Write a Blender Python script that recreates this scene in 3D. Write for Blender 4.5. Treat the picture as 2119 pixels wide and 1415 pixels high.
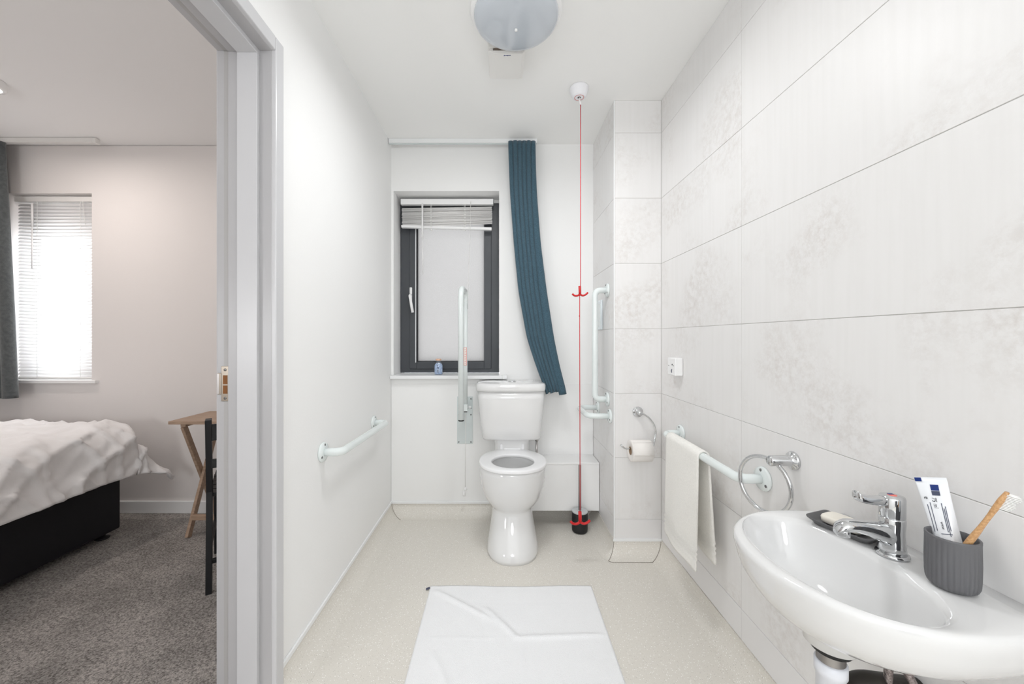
import bpy, bmesh, math, random
from mathutils import Vector, Matrix, noise
PI = math.pi
random.seed(7)
S = bpy.context.scene
for o in list(bpy.data.objects):
    bpy.data.objects.remove(o)

# ------------------------------------------------------------------ camera, world, lights
CAM_Z = 1.17
cd = bpy.data.cameras.new('camera'); cam = bpy.data.objects.new('camera', cd); S.collection.objects.link(cam)
cam.location = (0, 0, CAM_Z); cam.rotation_euler = (PI/2, 0, 0)
cd.sensor_width = 36; cd.lens = 800*36/2119
cd.shift_x = (1059.5-1036)/2119; cd.shift_y = -7.5/2119
cd.clip_start = .02
S.camera = cam

W = bpy.data.worlds.new('world'); S.world = W; W.use_nodes = True
wn = W.node_tree; bg = wn.nodes['Background']
bg.inputs[0].default_value = (.93, .965, 1, 1); bg.inputs[1].default_value = 5.5

def area(name, loc, size, power, rot=(0, 0, 0), col=(1, 1, 1), shape='DISK', spread=180):
    l = bpy.data.lights.new(name, 'AREA'); l.shape = shape; l.size = size; l.energy = power; l.color = col
    l.spread = math.radians(spread)
    o = bpy.data.objects.new(name, l); S.collection.objects.link(o); o.location = loc; o.rotation_euler = rot
    return o
def fill_point(name, loc, radius, power, col=(1, 1, 1)):
    l = bpy.data.lights.new(name, 'POINT'); l.shadow_soft_size = radius; l.energy = power; l.color = col
    o = bpy.data.objects.new(name, l); S.collection.objects.link(o); o.location = loc; return o
fill_point('rear_ceiling_lamp', (.0, -1.45, 1.60), .30, 44, (.94, .97, 1))  # added fill light behind the camera, no fitting there
area('dome_lamp_glow', (.06, 1.50, 2.33), .30, 7, (0, 0, 0), (.98, .99, 1))  # fill light added under the dome fitting, whose dome stays unlit
area('bedroom_spot_lamp', (-2.56, 1.93, 2.405), .09, 6, (0, 0, 0), (1, .90, .84))
fill_point('bedroom_rear_lamp', (-2.0, -.9, 1.2), .25, 36, (.97, .985, 1))  # unseen fill light added to lift the bedroom walls and ceiling

vs = S.view_settings
vs.view_transform = 'Standard'; vs.look = 'None'; vs.gamma = 1; vs.use_curve_mapping = False; vs.exposure = 0.27
S.cycles.max_bounces = 14; S.cycles.diffuse_bounces = 8; S.cycles.transparent_max_bounces = 16

# ------------------------------------------------------------------ materials
def mat(name, col, rough=.5, metal=0, noise_scale=0, noise_amt=0, col2=None, bump=0, bump_scale=200, coat=0, emis=None, es=0, trans=0, ior=1.45, stretch=None, sheen=0, alpha=None):
    m = bpy.data.materials.new(name); m.use_nodes = True
    nt = m.node_tree; b = nt.nodes['Principled BSDF']
    b.inputs['Base Color'].default_value = (*col, 1); b.inputs['Roughness'].default_value = rough
    b.inputs['Metallic'].default_value = metal; b.inputs['IOR'].default_value = ior
    if coat: b.inputs['Coat Weight'].default_value = coat; b.inputs['Coat Roughness'].default_value = .05
    if sheen: b.inputs['Sheen Weight'].default_value = sheen
    if trans: b.inputs['Transmission Weight'].default_value = trans
    if emis: b.inputs['Emission Color'].default_value = (*emis, 1); b.inputs['Emission Strength'].default_value = es
    if noise_scale or bump:
        tc = nt.nodes.new('ShaderNodeTexCoord'); mp = nt.nodes.new('ShaderNodeMapping')
        nt.links.new(tc.outputs['Object'], mp.inputs[0])
        if stretch: mp.inputs['Scale'].default_value = stretch
        oi = nt.nodes.new('ShaderNodeObjectInfo')
        vm = nt.nodes.new('ShaderNodeVectorMath'); vm.operation = 'MULTIPLY_ADD'
        cx = nt.nodes.new('ShaderNodeCombineXYZ')
        for i in range(3): nt.links.new(oi.outputs['Random'], cx.inputs[i])
        nt.links.new(cx.outputs[0], vm.inputs[0]); vm.inputs[1].default_value = (13, 27, 41)
        nt.links.new(mp.outputs[0], vm.inputs[2])
        src = vm.outputs[0]
    if noise_scale:
        n = nt.nodes.new('ShaderNodeTexNoise'); n.inputs['Scale'].default_value = noise_scale; n.inputs['Detail'].default_value = 6
        nt.links.new(src, n.inputs['Vector'])
        mx = nt.nodes.new('ShaderNodeMix'); mx.data_type = 'RGBA'
        c2 = col2 or tuple(c*(1-noise_amt) for c in col)
        mx.inputs[6].default_value = (*col, 1); mx.inputs[7].default_value = (*c2, 1)
        r = nt.nodes.new('ShaderNodeMapRange'); r.inputs[1].default_value = .35; r.inputs[2].default_value = .68
        nt.links.new(n.outputs[0], r.inputs[0]); nt.links.new(r.outputs[0], mx.inputs[0])
        nt.links.new(mx.outputs[2], b.inputs['Base Color'])
    if bump:
        n2 = nt.nodes.new('ShaderNodeTexNoise'); n2.inputs['Scale'].default_value = bump_scale; n2.inputs['Detail'].default_value = 4
        nt.links.new(src, n2.inputs['Vector'])
        bp = nt.nodes.new('ShaderNodeBump'); bp.inputs['Strength'].default_value = bump; bp.inputs['Distance'].default_value = .002
        nt.links.new(n2.outputs[0], bp.inputs['Height']); nt.links.new(bp.outputs[0], b.inputs['Normal'])
    return m

M = {}
M['paint'] = mat('white_paint', (.88, .88, .875), .6, bump=.15, bump_scale=120)
M['panel'] = mat('white_wall_panel', (.88, .88, .875), .35)
M['ceiling'] = mat('ceiling_paint', (.92, .92, .91), .8, bump=.1, bump_scale=90)
M['bedwall'] = mat('bedroom_paint', (.78, .75, .735), .8, bump=.12, bump_scale=110)
M['bedceil'] = mat('bedroom_ceiling_paint', (.90, .895, .89), .85)
M['gloss'] = mat('gloss_woodwork', (.46, .455, .465), .32, bump=.12, bump_scale=60, stretch=(1, 1, .06))  # white frame paint with its shade darkened into the colour
M['gloss_b'] = mat('gloss_woodwork_bright', (.60, .60, .615), .32, bump=.1, bump_scale=60, stretch=(1, 1, .06))  # same white paint, less shade put into the colour
M['strip'] = mat('seal_strip', (.42, .41, .405), .45)
M['grout'] = mat('grout', (.50, .49, .475), .9)
M['trim'] = mat('white_plastic_trim', (.86, .87, .875), .3)
M['ceramic'] = mat('white_ceramic', (.76, .76, .76), .07, coat=.5)
M['plastic'] = mat('white_plastic', (.88, .88, .88), .28)
M['seat'] = mat('seat_plastic', (.85, .85, .86), .2)
M['enamel'] = mat('rail_enamel', (.77, .82, .815), .22, coat=.3)
M['plate'] = mat('grey_plate', (.64, .69, .69), .35)
M['chrome'] = mat('chrome', (.66, .67, .68), .06, 1)
M['steel'] = mat('brushed_steel', (.45, .43, .42), .3, 1)
M['screw'] = mat('screw_metal', (.20, .20, .20), .35, 1)
M['dark'] = mat('dark_gap', (.03, .03, .03), .8)
M['anthracite'] = mat('anthracite_frame', (.062, .067, .075), .38, bump=.05, bump_scale=400)
M['rubber'] = mat('black_rubber', (.012, .012, .013), .5)
M['curtain_blue'] = mat('teal_curtain_cloth', (.060, .122, .165), .95, noise_scale=260, noise_amt=.45, bump=.3, bump_scale=500, sheen=.2)
M['curtain_grey'] = mat('grey_curtain_cloth', (.095, .105, .108), .95, noise_scale=60, noise_amt=.3, bump=.8, bump_scale=400, sheen=.3)
M['red'] = mat('red_plastic', (.55, .012, .014), .35)
M['redcord'] = mat('red_cord', (.60, .06, .07), .7)
M['towel'] = mat('cream_towel', (.93, .915, .875), .95, noise_scale=150, noise_amt=.05, bump=1, bump_scale=300)
M['mat'] = mat('white_bath_mat', (.90, .905, .92), .95, bump=1, bump_scale=350, sheen=.2)
M['cord'] = mat('white_cord', (.85, .85, .83), .7)
M['slat'] = mat('blind_slat', (.82, .81, .80), .4)
M['ribbed'] = mat('grey_matt_ceramic', (.125, .125, .132), .5)
M['dish'] = mat('grey_dish_ceramic', (.10, .10, .104), .38, stretch=None)
M['soap'] = mat('cream_soap', (.84, .80, .72), .5)
M['bamboo'] = mat('bamboo', (.66, .40, .20), .45, noise_scale=300, noise_amt=.35, col2=(.48, .25, .10))
M['bristle'] = mat('white_bristle', (.90, .90, .88), .5)
M['tube'] = mat('tube_plastic', (.84, .86, .89), .25)
M['navy'] = mat('navy_print', (.008, .03, .17), .4)
M['ink'] = mat('grey_ink', (.06, .07, .12), .5)
M['blackink'] = mat('black_ink', (.02, .02, .03), .5)
M['paper'] = mat('tissue_paper', (.88, .85, .82), .95, bump=.4, bump_scale=300)
M['card'] = mat('cardboard_core', (.32, .22, .14), .9)
M['sheet'] = mat('bed_linen', (.86, .85, .85), .85, bump=.2, bump_scale=300)
M['leather'] = mat('black_bed_fabric', (.0045, .004, .007), .65)
M['wood'] = mat('light_wood', (.46, .33, .24), .5, noise_scale=14, noise_amt=.3, col2=(.34, .235, .165), stretch=(1, 8, 8))
M['blackwood'] = mat('black_painted_wood', (.008, .009, .011), .4)
M['brass'] = mat('strike_plate_metal', (.32, .28, .235), .3, 1)
M['rawwood'] = mat('raw_wood_recess', (.22, .09, .03), .8)
M['pull_body'] = mat('rose_plastic', (.86, .86, .89), .3)
M['bluesalt'] = mat('blue_salt', (.32, .44, .68), .5, noise_scale=90, noise_amt=.5, col2=(.62, .70, .86))
M['cap'] = mat('copper_cap', (.80, .50, .36), .35)
M['dome'] = mat('blue_grey_dome', (.56, .60, .65), .12, coat=.4)
M['lampface'] = mat('lit_lamp_face', (1, 1, 1), .5, emis=(1, .93, .85), es=6)
M['fan'] = mat('fan_plastic', (.80, .79, .77), .35)
M['fandark'] = mat('fan_recess', (.20, .16, .13), .7)
M['brick'] = mat('pvc_pipe_white', (.82, .84, .90), .3)
M['blackpipe'] = mat('black_pipe', (.03, .026, .022), .45)
M['braid'] = mat('braided_hose', (.42, .36, .35), .35, .8, noise_scale=300, noise_amt=.6, bump=1, bump_scale=350)
M['redpaint'] = mat('red_sticker_print', (.80, .20, .16), .5)
M['stickerpaper'] = mat('sticker_paper', (.86, .84, .80), .5)
M['clearplate'] = mat('pale_blue_plastic', (.78, .84, .87), .15)

# vinyl floor: beige with flecks
def vinyl():
    m = mat('speckled_vinyl', (.56, .525, .455), .42); nt = m.node_tree; b = nt.nodes['Principled BSDF']
    tc = nt.nodes.new('ShaderNodeTexCoord')
    def vor(scale, lo, hi):
        v = nt.nodes.new('ShaderNodeTexVoronoi'); v.inputs['Scale'].default_value = scale
        nt.links.new(tc.outputs['Object'], v.inputs['Vector'])
        c = nt.nodes.new('ShaderNodeSeparateColor'); nt.links.new(v.outputs['Color'], c.inputs[0])
        r1 = nt.nodes.new('ShaderNodeMapRange'); r1.inputs[1].default_value = hi; r1.inputs[2].default_value = lo
        nt.links.new(v.outputs['Distance'], r1.inputs[0])
        t = nt.nodes.new('ShaderNodeMath'); t.operation = 'GREATER_THAN'; t.inputs[1].default_value = .62
        nt.links.new(c.outputs[0], t.inputs[0])
        mu = nt.nodes.new('ShaderNodeMath'); mu.operation = 'MULTIPLY'
        nt.links.new(r1.outputs[0], mu.inputs[0]); nt.links.new(t.outputs[0], mu.inputs[1])
        return mu.outputs[0]
    n = nt.nodes.new('ShaderNodeTexNoise'); n.inputs['Scale'].default_value = 400; n.inputs['Detail'].default_value = 3
    nt.links.new(tc.outputs['Object'], n.inputs['Vector'])
    m0 = nt.nodes.new('ShaderNodeMix'); m0.data_type = 'RGBA'
    m0.inputs[6].default_value = (.61, .58, .525, 1); m0.inputs[7].default_value = (.84, .81, .755, 1)
    nt.links.new(n.outputs[0], m0.inputs[0])
    last = m0.outputs[2]
    for sc, lo, hi, c in ((150, .20, .34, (.93, .915, .88)), (170, .14, .24, (.46, .43, .385))):
        mx = nt.nodes.new('ShaderNodeMix'); mx.data_type = 'RGBA'
        nt.links.new(vor(sc, lo, hi), mx.inputs[0]); nt.links.new(last, mx.inputs[6]); mx.inputs[7].default_value = (*c, 1)
        last = mx.outputs[2]
    nt.links.new(last, b.inputs['Base Color'])
    return m
M['vinyl'] = vinyl()

def carpet():
    m = mat('carpet', (.2, .19, .18), 1); nt = m.node_tree; b = nt.nodes['Principled BSDF']
    tc = nt.nodes.new('ShaderNodeTexCoord')
    n = nt.nodes.new('ShaderNodeTexNoise'); n.inputs['Scale'].default_value = 150; n.inputs['Detail'].default_value = 5; n.inputs['Roughness'].default_value = .7
    n2 = nt.nodes.new('ShaderNodeTexNoise'); n2.inputs['Scale'].default_value = 5; n2.inputs['Detail'].default_value = 4
    for q in (n, n2): nt.links.new(tc.outputs['Object'], q.inputs['Vector'])
    r = nt.nodes.new('ShaderNodeMapRange'); r.inputs[1].default_value = .33; r.inputs[2].default_value = .67
    nt.links.new(n.outputs[0], r.inputs[0])
    mx = nt.nodes.new('ShaderNodeMix'); mx.data_type = 'RGBA'
    mx.inputs[6].default_value = (.10, .09, .082, 1); mx.inputs[7].default_value = (.66, .62, .585, 1)
    nt.links.new(r.outputs[0], mx.inputs[0])
    m2 = nt.nodes.new('ShaderNodeMix'); m2.data_type = 'RGBA'; m2.blend_type = 'MULTIPLY'; m2.inputs[0].default_value = 1
    r2 = nt.nodes.new('ShaderNodeMapRange'); r2.inputs[1].default_value = .35; r2.inputs[2].default_value = .65; r2.inputs[3].default_value = .78; r2.inputs[4].default_value = 1.08
    nt.links.new(n2.outputs[0], r2.inputs[0]); nt.links.new(mx.outputs[2], m2.inputs[6]); nt.links.new(r2.outputs[0], m2.inputs[7])
    nt.links.new(m2.outputs[2], b.inputs['Base Color'])
    bp = nt.nodes.new('ShaderNodeBump'); bp.inputs['Strength'].default_value = 1; bp.inputs['Distance'].default_value = .006
    nt.links.new(n.outputs[0], bp.inputs['Height']); nt.links.new(bp.outputs[0], b.inputs['Normal'])
    return m
M['carpet'] = carpet()

def tilemat():
    m = mat('mottled_tile', (.8, .78, .75), .42); nt = m.node_tree; b = nt.nodes['Principled BSDF']
    tc = nt.nodes.new('ShaderNodeTexCoord'); oi = nt.nodes.new('ShaderNodeObjectInfo')
    cx = nt.nodes.new('ShaderNodeCombineXYZ')
    for i in range(3): nt.links.new(oi.outputs['Random'], cx.inputs[i])
    vm = nt.nodes.new('ShaderNodeVectorMath'); vm.operation = 'MULTIPLY_ADD'; vm.inputs[1].default_value = (31, 17, 53)
    nt.links.new(cx.outputs[0], vm.inputs[0]); nt.links.new(tc.outputs['Object'], vm.inputs[2])
    def nz(scale, det, sx=(1, 1, 1), rgh=.5):
        mp = nt.nodes.new('ShaderNodeMapping'); mp.inputs['Scale'].default_value = sx; nt.links.new(vm.outputs[0], mp.inputs[0])
        n = nt.nodes.new('ShaderNodeTexNoise'); n.inputs['Scale'].default_value = scale; n.inputs['Detail'].default_value = det; n.inputs['Roughness'].default_value = rgh
        nt.links.new(mp.outputs[0], n.inputs['Vector']); return n.outputs[0]
    def mr(s, a, bb, c=0, d=1):
        r = nt.nodes.new('ShaderNodeMapRange'); r.inputs[1].default_value = a; r.inputs[2].default_value = bb; r.inputs[3].default_value = c; r.inputs[4].default_value = d
        nt.links.new(s, r.inputs[0]); return r.outputs[0]
    def mul(a, c):
        q = nt.nodes.new('ShaderNodeMath'); q.operation = 'MULTIPLY'; nt.links.new(a, q.inputs[0])
        if isinstance(c, float): q.inputs[1].default_value = c
        else: nt.links.new(c, q.inputs[1])
        return q.outputs[0]
    patch = mr(nz(3.2, 4), .48, .66)
    grain = mr(nz(38, 8, (1, 1, 1), .75), .42, .62)
    fac = mul(patch, grain)
    mx = nt.nodes.new('ShaderNodeMix'); mx.data_type = 'RGBA'
    mx.inputs[6].default_value = (.81, .80, .795, 1); mx.inputs[7].default_value = (.69, .66, .64, 1)
    nt.links.new(fac, mx.inputs[0])
    m2 = nt.nodes.new('ShaderNodeMix'); m2.data_type = 'RGBA'
    m2.inputs[7].default_value = (.775, .765, .755, 1); nt.links.new(mx.outputs[2], m2.inputs[6])
    st = mr(nz(55, 4, (1, 1, .05)), .4, .7); nt.links.new(mul(st, .55), m2.inputs[0])
    nt.links.new(m2.outputs[2], b.inputs['Base Color'])
    bp = nt.nodes.new('ShaderNodeBump'); bp.inputs['Strength'].default_value = .25; bp.inputs['Distance'].default_value = .001
    nt.links.new(fac, bp.inputs['Height']); nt.links.new(bp.outputs[0], b.inputs['Normal'])
    return m
M['tile'] = tilemat()
M['tile_plain'] = mat('plain_tile', (.80, .79, .79), .4)

def frosted():
    m = bpy.data.materials.new('obscured_glass'); m.use_nodes = True; nt = m.node_tree
    for n in list(nt.nodes): nt.nodes.remove(n)
    out = nt.nodes.new('ShaderNodeOutputMaterial'); t = nt.nodes.new('ShaderNodeBsdfTranslucent'); g = nt.nodes.new('ShaderNodeBsdfGlossy')
    t.inputs[0].default_value = (.345, .338, .333, 1); g.inputs['Roughness'].default_value = .3
    mx = nt.nodes.new('ShaderNodeMixShader'); mx.inputs[0].default_value = .07
    nt.links.new(t.outputs[0], mx.inputs[1]); nt.links.new(g.outputs[0], mx.inputs[2]); nt.links.new(mx.outputs[0], out.inputs[0])
    tc = nt.nodes.new('ShaderNodeTexCoord')
    v = nt.nodes.new('ShaderNodeTexVoronoi'); v.inputs['Scale'].default_value = 220; nt.links.new(tc.outputs['Object'], v.inputs['Vector'])
    bp = nt.nodes.new('ShaderNodeBump'); bp.inputs['Strength'].default_value = .35; bp.inputs['Distance'].default_value = .003
    nt.links.new(v.outputs['Distance'], bp.inputs['Height'])
    for s in (t, g): nt.links.new(bp.outputs[0], s.inputs['Normal'])
    # outside there is a pale wall lower down and sky above: tinted slightly by height
    return m
M['frosted'] = frosted()

def thin(name, col, tr):
    m = bpy.data.materials.new(name); m.use_nodes = True; nt = m.node_tree
    for n in list(nt.nodes): nt.nodes.remove(n)
    out = nt.nodes.new('ShaderNodeOutputMaterial'); d = nt.nodes.new('ShaderNodeBsdfDiffuse'); t = nt.nodes.new('ShaderNodeBsdfTranslucent')
    d.inputs[0].default_value = (*col, 1); t.inputs[0].default_value = (*col, 1)
    mx = nt.nodes.new('ShaderNodeMixShader'); mx.inputs[0].default_value = tr
    nt.links.new(d.outputs[0], mx.inputs[1]); nt.links.new(t.outputs[0], mx.inputs[2]); nt.links.new(mx.outputs[0], out.inputs[0])
    return m
M['thin_slat'] = thin('translucent_blind_slat', (.93, .925, .92), .72)
def clear(name, col=(1, 1, 1), gl=.06):
    m = bpy.data.materials.new(name); m.use_nodes = True; nt = m.node_tree
    for n in list(nt.nodes): nt.nodes.remove(n)
    out = nt.nodes.new('ShaderNodeOutputMaterial'); t = nt.nodes.new('ShaderNodeBsdfTransparent'); g = nt.nodes.new('ShaderNodeBsdfGlossy')
    t.inputs[0].default_value = (*col, 1); g.inputs['Roughness'].default_value = .03
    mx = nt.nodes.new('ShaderNodeMixShader'); mx.inputs[0].default_value = gl
    nt.links.new(t.outputs[0], mx.inputs[1]); nt.links.new(g.outputs[0], mx.inputs[2]); nt.links.new(mx.outputs[0], out.inputs[0])
    return m
M['clear'] = clear('clear_glass')
M['bottleglass'] = clear('bottle_glass', (.93, .96, .98), .12)

# ------------------------------------------------------------------ mesh helpers (all take world coordinates)
def B(): return bmesh.new()
def box(bm, x0, x1, y0, y1, z0, z1, bev=0, seg=2):
    if x0 > x1: x0, x1 = x1, x0
    if y0 > y1: y0, y1 = y1, y0
    if z0 > z1: z0, z1 = z1, z0
    t = bmesh.new(); vs_ = [t.verts.new(p) for p in ((x0,y0,z0),(x1,y0,z0),(x1,y1,z0),(x0,y1,z0),(x0,y0,z1),(x1,y0,z1),(x1,y1,z1),(x0,y1,z1))]
    for f in ((3,2,1,0),(4,5,6,7),(0,1,5,4),(1,2,6,5),(2,3,7,6),(3,0,4,7)): t.faces.new([vs_[i] for i in f])
    if bev: bmesh.ops.bevel(t, geom=list(t.edges), offset=bev, segments=seg, profile=.5, affect='EDGES')
    join(bm, t); return bm
def join(bm, t):
    mp = {}
    for v in t.verts: mp[v] = bm.verts.new(v.co)
    for f in t.faces:
        try:
            nf = bm.faces.new([mp[v] for v in f.verts]); nf.smooth = f.smooth
        except ValueError: pass
    t.free()
def obox(bm, c, u, v, w, bev=0, seg=2):
    """oriented box: centre c, half-axis vectors u, v, w"""
    t = bmesh.new(); box(t, -1, 1, -1, 1, -1, 1)
    c, u, v, w = map(Vector, (c, u, v, w))
    for q in t.verts: q.co = c + u*q.co.x + v*q.co.y + w*q.co.z
    if u.cross(v).dot(w) < 0: bmesh.ops.reverse_faces(t, faces=t.faces)
    if bev: bmesh.ops.bevel(t, geom=list(t.edges), offset=bev, segments=seg, profile=.5, affect='EDGES')
    join(bm, t); return bm
def loft(bm, rings, cap0=True, cap1=True, closed=True, loop=False):
    R = [[bm.verts.new(p) for p in r] for r in rings]
    n = len(R[0]); m = len(R)
    for i in range(m if loop else m-1):
        a, b = R[i], R[(i+1) % m]
        for j in range(n if closed else n-1):
            k = (j+1) % n
            f = bm.faces.new((a[j], a[k], b[k], b[j])); f.smooth = True
    if cap0 and not loop: f = bm.faces.new(R[0][::-1]); f.smooth = True
    if cap1 and not loop: f = bm.faces.new(R[-1]); f.smooth = True
    return bm
def lathe(bm, prof, c=(0, 0, 0), n=32, axis='z', cap=True, rfun=None):
    rings = []
    for r, h in prof:
        ring = []
        for i in range(n):
            a = 2*PI*i/n; rr = max(r, 1e-5)*(rfun(a, r, h) if rfun else 1)
            if axis == 'z': p = (c[0]+rr*math.cos(a), c[1]+rr*math.sin(a), c[2]+h)
            elif axis == 'x': p = (c[0]+h, c[1]+rr*math.cos(a), c[2]+rr*math.sin(a))
            elif axis == '-x': p = (c[0]-h, c[1]-rr*math.cos(a), c[2]+rr*math.sin(a))
            elif axis == '-z': p = (c[0]-rr*math.cos(a), c[1]+rr*math.sin(a), c[2]-h)
            elif axis == '-y': p = (c[0]+rr*math.cos(a), c[1]-h, c[2]+rr*math.sin(a))
            ring.append(p)
        rings.append(ring)
    return loft(bm, rings, cap, cap)
def tube(bm, pts, r, n=12, cap=True, closed=False, rad=None, flat=None):
    pts = [Vector(p) for p in pts]; m = len(pts); rings = []; up = None
    for i, p in enumerate(pts):
        if closed: t = (pts[(i+1) % m]-pts[i-1]).normalized()
        else: t = (pts[min(i+1, m-1)]-pts[max(i-1, 0)]).normalized()
        if up is None:
            up = Vector((0, 0, 1)) if abs(t.z) < .9 else Vector((0, 1, 0))
        up = (up - t*up.dot(t)).normalized(); s = t.cross(up)
        rr = rad[i] if rad else r; fa, fb = flat if flat else (1, 1)
        rings.append([p + up*math.sin(2*PI*k/n)*rr*fb + s*math.cos(2*PI*k/n)*rr*fa for k in range(n)])
    return loft(bm, rings, cap, cap, loop=closed)
def bent(pts, r, seg=8):
    """polyline with rounded corners"""
    pts = [Vector(p) for p in pts]; out = [pts[0]]
    for i in range(1, len(pts)-1):
        p = pts[i]; a = (pts[i-1]-p); b = (pts[i+1]-p)
        la = min(r, a.length*.49); lb = min(r, b.length*.49); l = min(la, lb)
        A = p+a.normalized()*l; C = p+b.normalized()*l
        for k in range(seg+1):
            t = k/seg; out.append(A*(1-t)**2 + p*2*t*(1-t) + C*t*t)
    out.append(pts[-1]); return out
def sel(n, a, b, e=2.6, a0=0):
    """superellipse points"""
    out = []
    for i in range(n):
        t = 2*PI*i/n + a0; c, s = math.cos(t), math.sin(t)
        out.append((a*math.copysign(abs(c)**(2/e), c), b*math.copysign(abs(s)**(2/e), s)))
    return out

def new(name, bm, m, parent=None, origin=None, smooth=None, label=None, cat=None, group=None, kind=None):
    me = bpy.data.meshes.new(name)
    bmesh.ops.recalc_face_normals(bm, faces=bm.faces)
    if smooth is not None:
        for f in bm.faces: f.smooth = smooth
    if origin is None:
        xs = [v.co for v in bm.verts]
        origin = Vector(((min(p.x for p in xs)+max(p.x for p in xs))/2, (min(p.y for p in xs)+max(p.y for p in xs))/2, min(p.z for p in xs)))
    origin = Vector(origin)
    for v in bm.verts: v.co -= origin
    bm.to_mesh(me); bm.free()
    me.materials.append(M[m] if isinstance(m, str) else m)
    o = bpy.data.objects.new(name, me); S.collection.objects.link(o)
    if parent: o.parent = parent; o.location = origin - wloc(parent)
    else: o.location = origin
    props(o, label, cat, group, kind); return o
def wloc(o):
    l = Vector(o.location)
    while o.parent: o = o.parent; l += o.location
    return l
def props(o, label=None, cat=None, group=None, kind=None):
    if label: o['label'] = label
    if cat: o['category'] = cat
    if group: o['group'] = group
    if kind: o['kind'] = kind
    return o
def thing(name, loc, label, cat, group=None):
    o = bpy.data.objects.new(name, None); o.empty_display_size = .05; S.collection.objects.link(o); o.location = loc
    return props(o, label, cat, group)
def struct(name, bm, m, label=None, origin=None): return new(name, bm, m, label=label, kind='structure', origin=origin)
def text_mesh(name, s, size, mtx, m, parent, ext=.0001):
    c = bpy.data.curves.new('lettering', 'FONT'); c.body = s; c.size = size; c.extrude = ext
    t = bpy.data.objects.new('lettering', c); S.collection.objects.link(t)
    bpy.context.view_layer.update()
    me = bpy.data.meshes.new_from_object(t.evaluated_get(bpy.context.evaluated_depsgraph_get()))
    bpy.data.objects.remove(t)
    bm = bmesh.new(); bm.from_mesh(me); bm.transform(mtx); bpy.data.meshes.remove(me)
    return new(name, bm, m, parent)

# ------------------------------------------------------------------ key dimensions
XL, XR, YF, ZC = -.727, .872, 2.571, 2.46
XP, YP = .615, 2.096            # pipe chase corner
YN = -2.6                       # room behind the camera
JY = 1.218                      # far door jamb face
XB = -.891                      # bedroom face of the partition
YB = 2.59                       # bedroom window wall
XBL = -4.15
CV = .0775                      # cove height

FY_ = YF+.170
# ------------------------------------------------------------------ structure: bathroom
b = B(); box(b, -.82, XR+.1, YN, YF+.05, -.12, 0)
# coved upstand: quarter-round profile
def cove(bm, a, bb, n, z0=0):
    """a, bb: floor line at the wall; n: unit normal into the room"""
    a, bb, n = Vector((*a, 0)), Vector((*bb, 0)), Vector((*n, 0)); rings = []
    for p in (a, bb):
        ring = [p - n*.002 + Vector((0, 0, -.01)), p - n*.002 + Vector((0, 0, CV))]
        for k in range(0, 11):
            t = PI/2*k/10
            ring.append(p + n*(CV - CV*math.cos(t) + .003) + Vector((0, 0, CV - CV*math.sin(t) + .0006)))
        ring.append(p + n*(CV+.003) + Vector((0, 0, -.01)))
        rings.append(ring)
    t = bmesh.new(); loft(t, rings)
    for f in t.faces: f.smooth = False
    join(bm, t)
cove(b, (XL, JY+.02), (XL, YF), (1, 0))
cove(b, (XL, YF), (XP, YF), (0, -1))
cove(b, (XP, YF), (XP, YP), (-1, 0))
cove(b, (XP, YP), (XR, YP), (0, -1))
cove(b, (XR, YP), (XR, YN), (-1, 0))
# outside corner of the chase, swept round
t = bmesh.new(); rings = []
for i in range(9):
    a = PI + PI/2*i/8; d = Vector((math.cos(a), math.sin(a), 0)); p = Vector((XP, YP, 0)); r = [p + Vector((0, 0, -.01)), p + Vector((0, 0, CV))]
    for k in range(0, 11):
        q = PI/2*k/10; r.append(p + d*(CV-CV*math.cos(q)+.003) + Vector((0, 0, CV-CV*math.sin(q)+.0006)))
    r.append(p + d*(CV+.003) + Vector((0, 0, -.01))); rings.append(r)
loft(t, rings); join(b, t)
for f in b.faces: f.smooth = False
floor = struct('floor', b, 'vinyl', 'beige speckled vinyl floor coved up the walls', origin=(0, 0, 0))
# welded seams in the vinyl round the foot of the chase and in the far left corner
def seam(pts, r=.0016):
    bm = B(); tube(bm, pts, r, 6); return new('weld_seam', bm, 'seam', floor)
M['hall_dark'] = mat('dark_door_paint', (.07, .07, .075), .4)  # for the unseen board added behind the camera
M['seam'] = mat('weld_seam', (.30, .27, .235), .6)
def cvp(x, y, nx, ny, k, off=0):
    q = PI/2*k; r = CV-CV*math.cos(q)+.0035; return (x+nx*r, y+ny*r, CV-CV*math.sin(q)+.001)
seam([cvp(XP, YP, -.60, -.80, k/8) for k in range(9)])
seam([cvp(XR, YP, -1, -1, k/8) for k in range(9)])
seam([(XP-.048, YP-CV*.8-.0035, .0012), (XP-.03, YP-CV-.0030, .0012), (XR-CV-.004, YP-CV-.0035, .0012)], .0013)
seam([cvp(XL, YF, 1, -1, k/8) for k in range(9)])

b = B(); box(b, XL-.02, XR+.2, YN-.1, YF+.1, ZC, ZC+.15)
struct('ceiling', b, 'ceiling', 'plain white bathroom ceiling')

# left wall (partition with the bedroom): solid past the door, lintel over it, solid behind the camera
DY0, HZ = .28, 2.076
b = B(); box(b, XB+.001, XL, JY+.028, YF+.2, 0, ZC); box(b, XB+.001, XL, DY0-.028, JY+.028, HZ+.03, ZC); box(b, XB+.001, XL, YN, DY0-.028, 0, ZC)
struct('wall_left', b, 'paint', 'smooth white partition wall left of the toilet')
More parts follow.
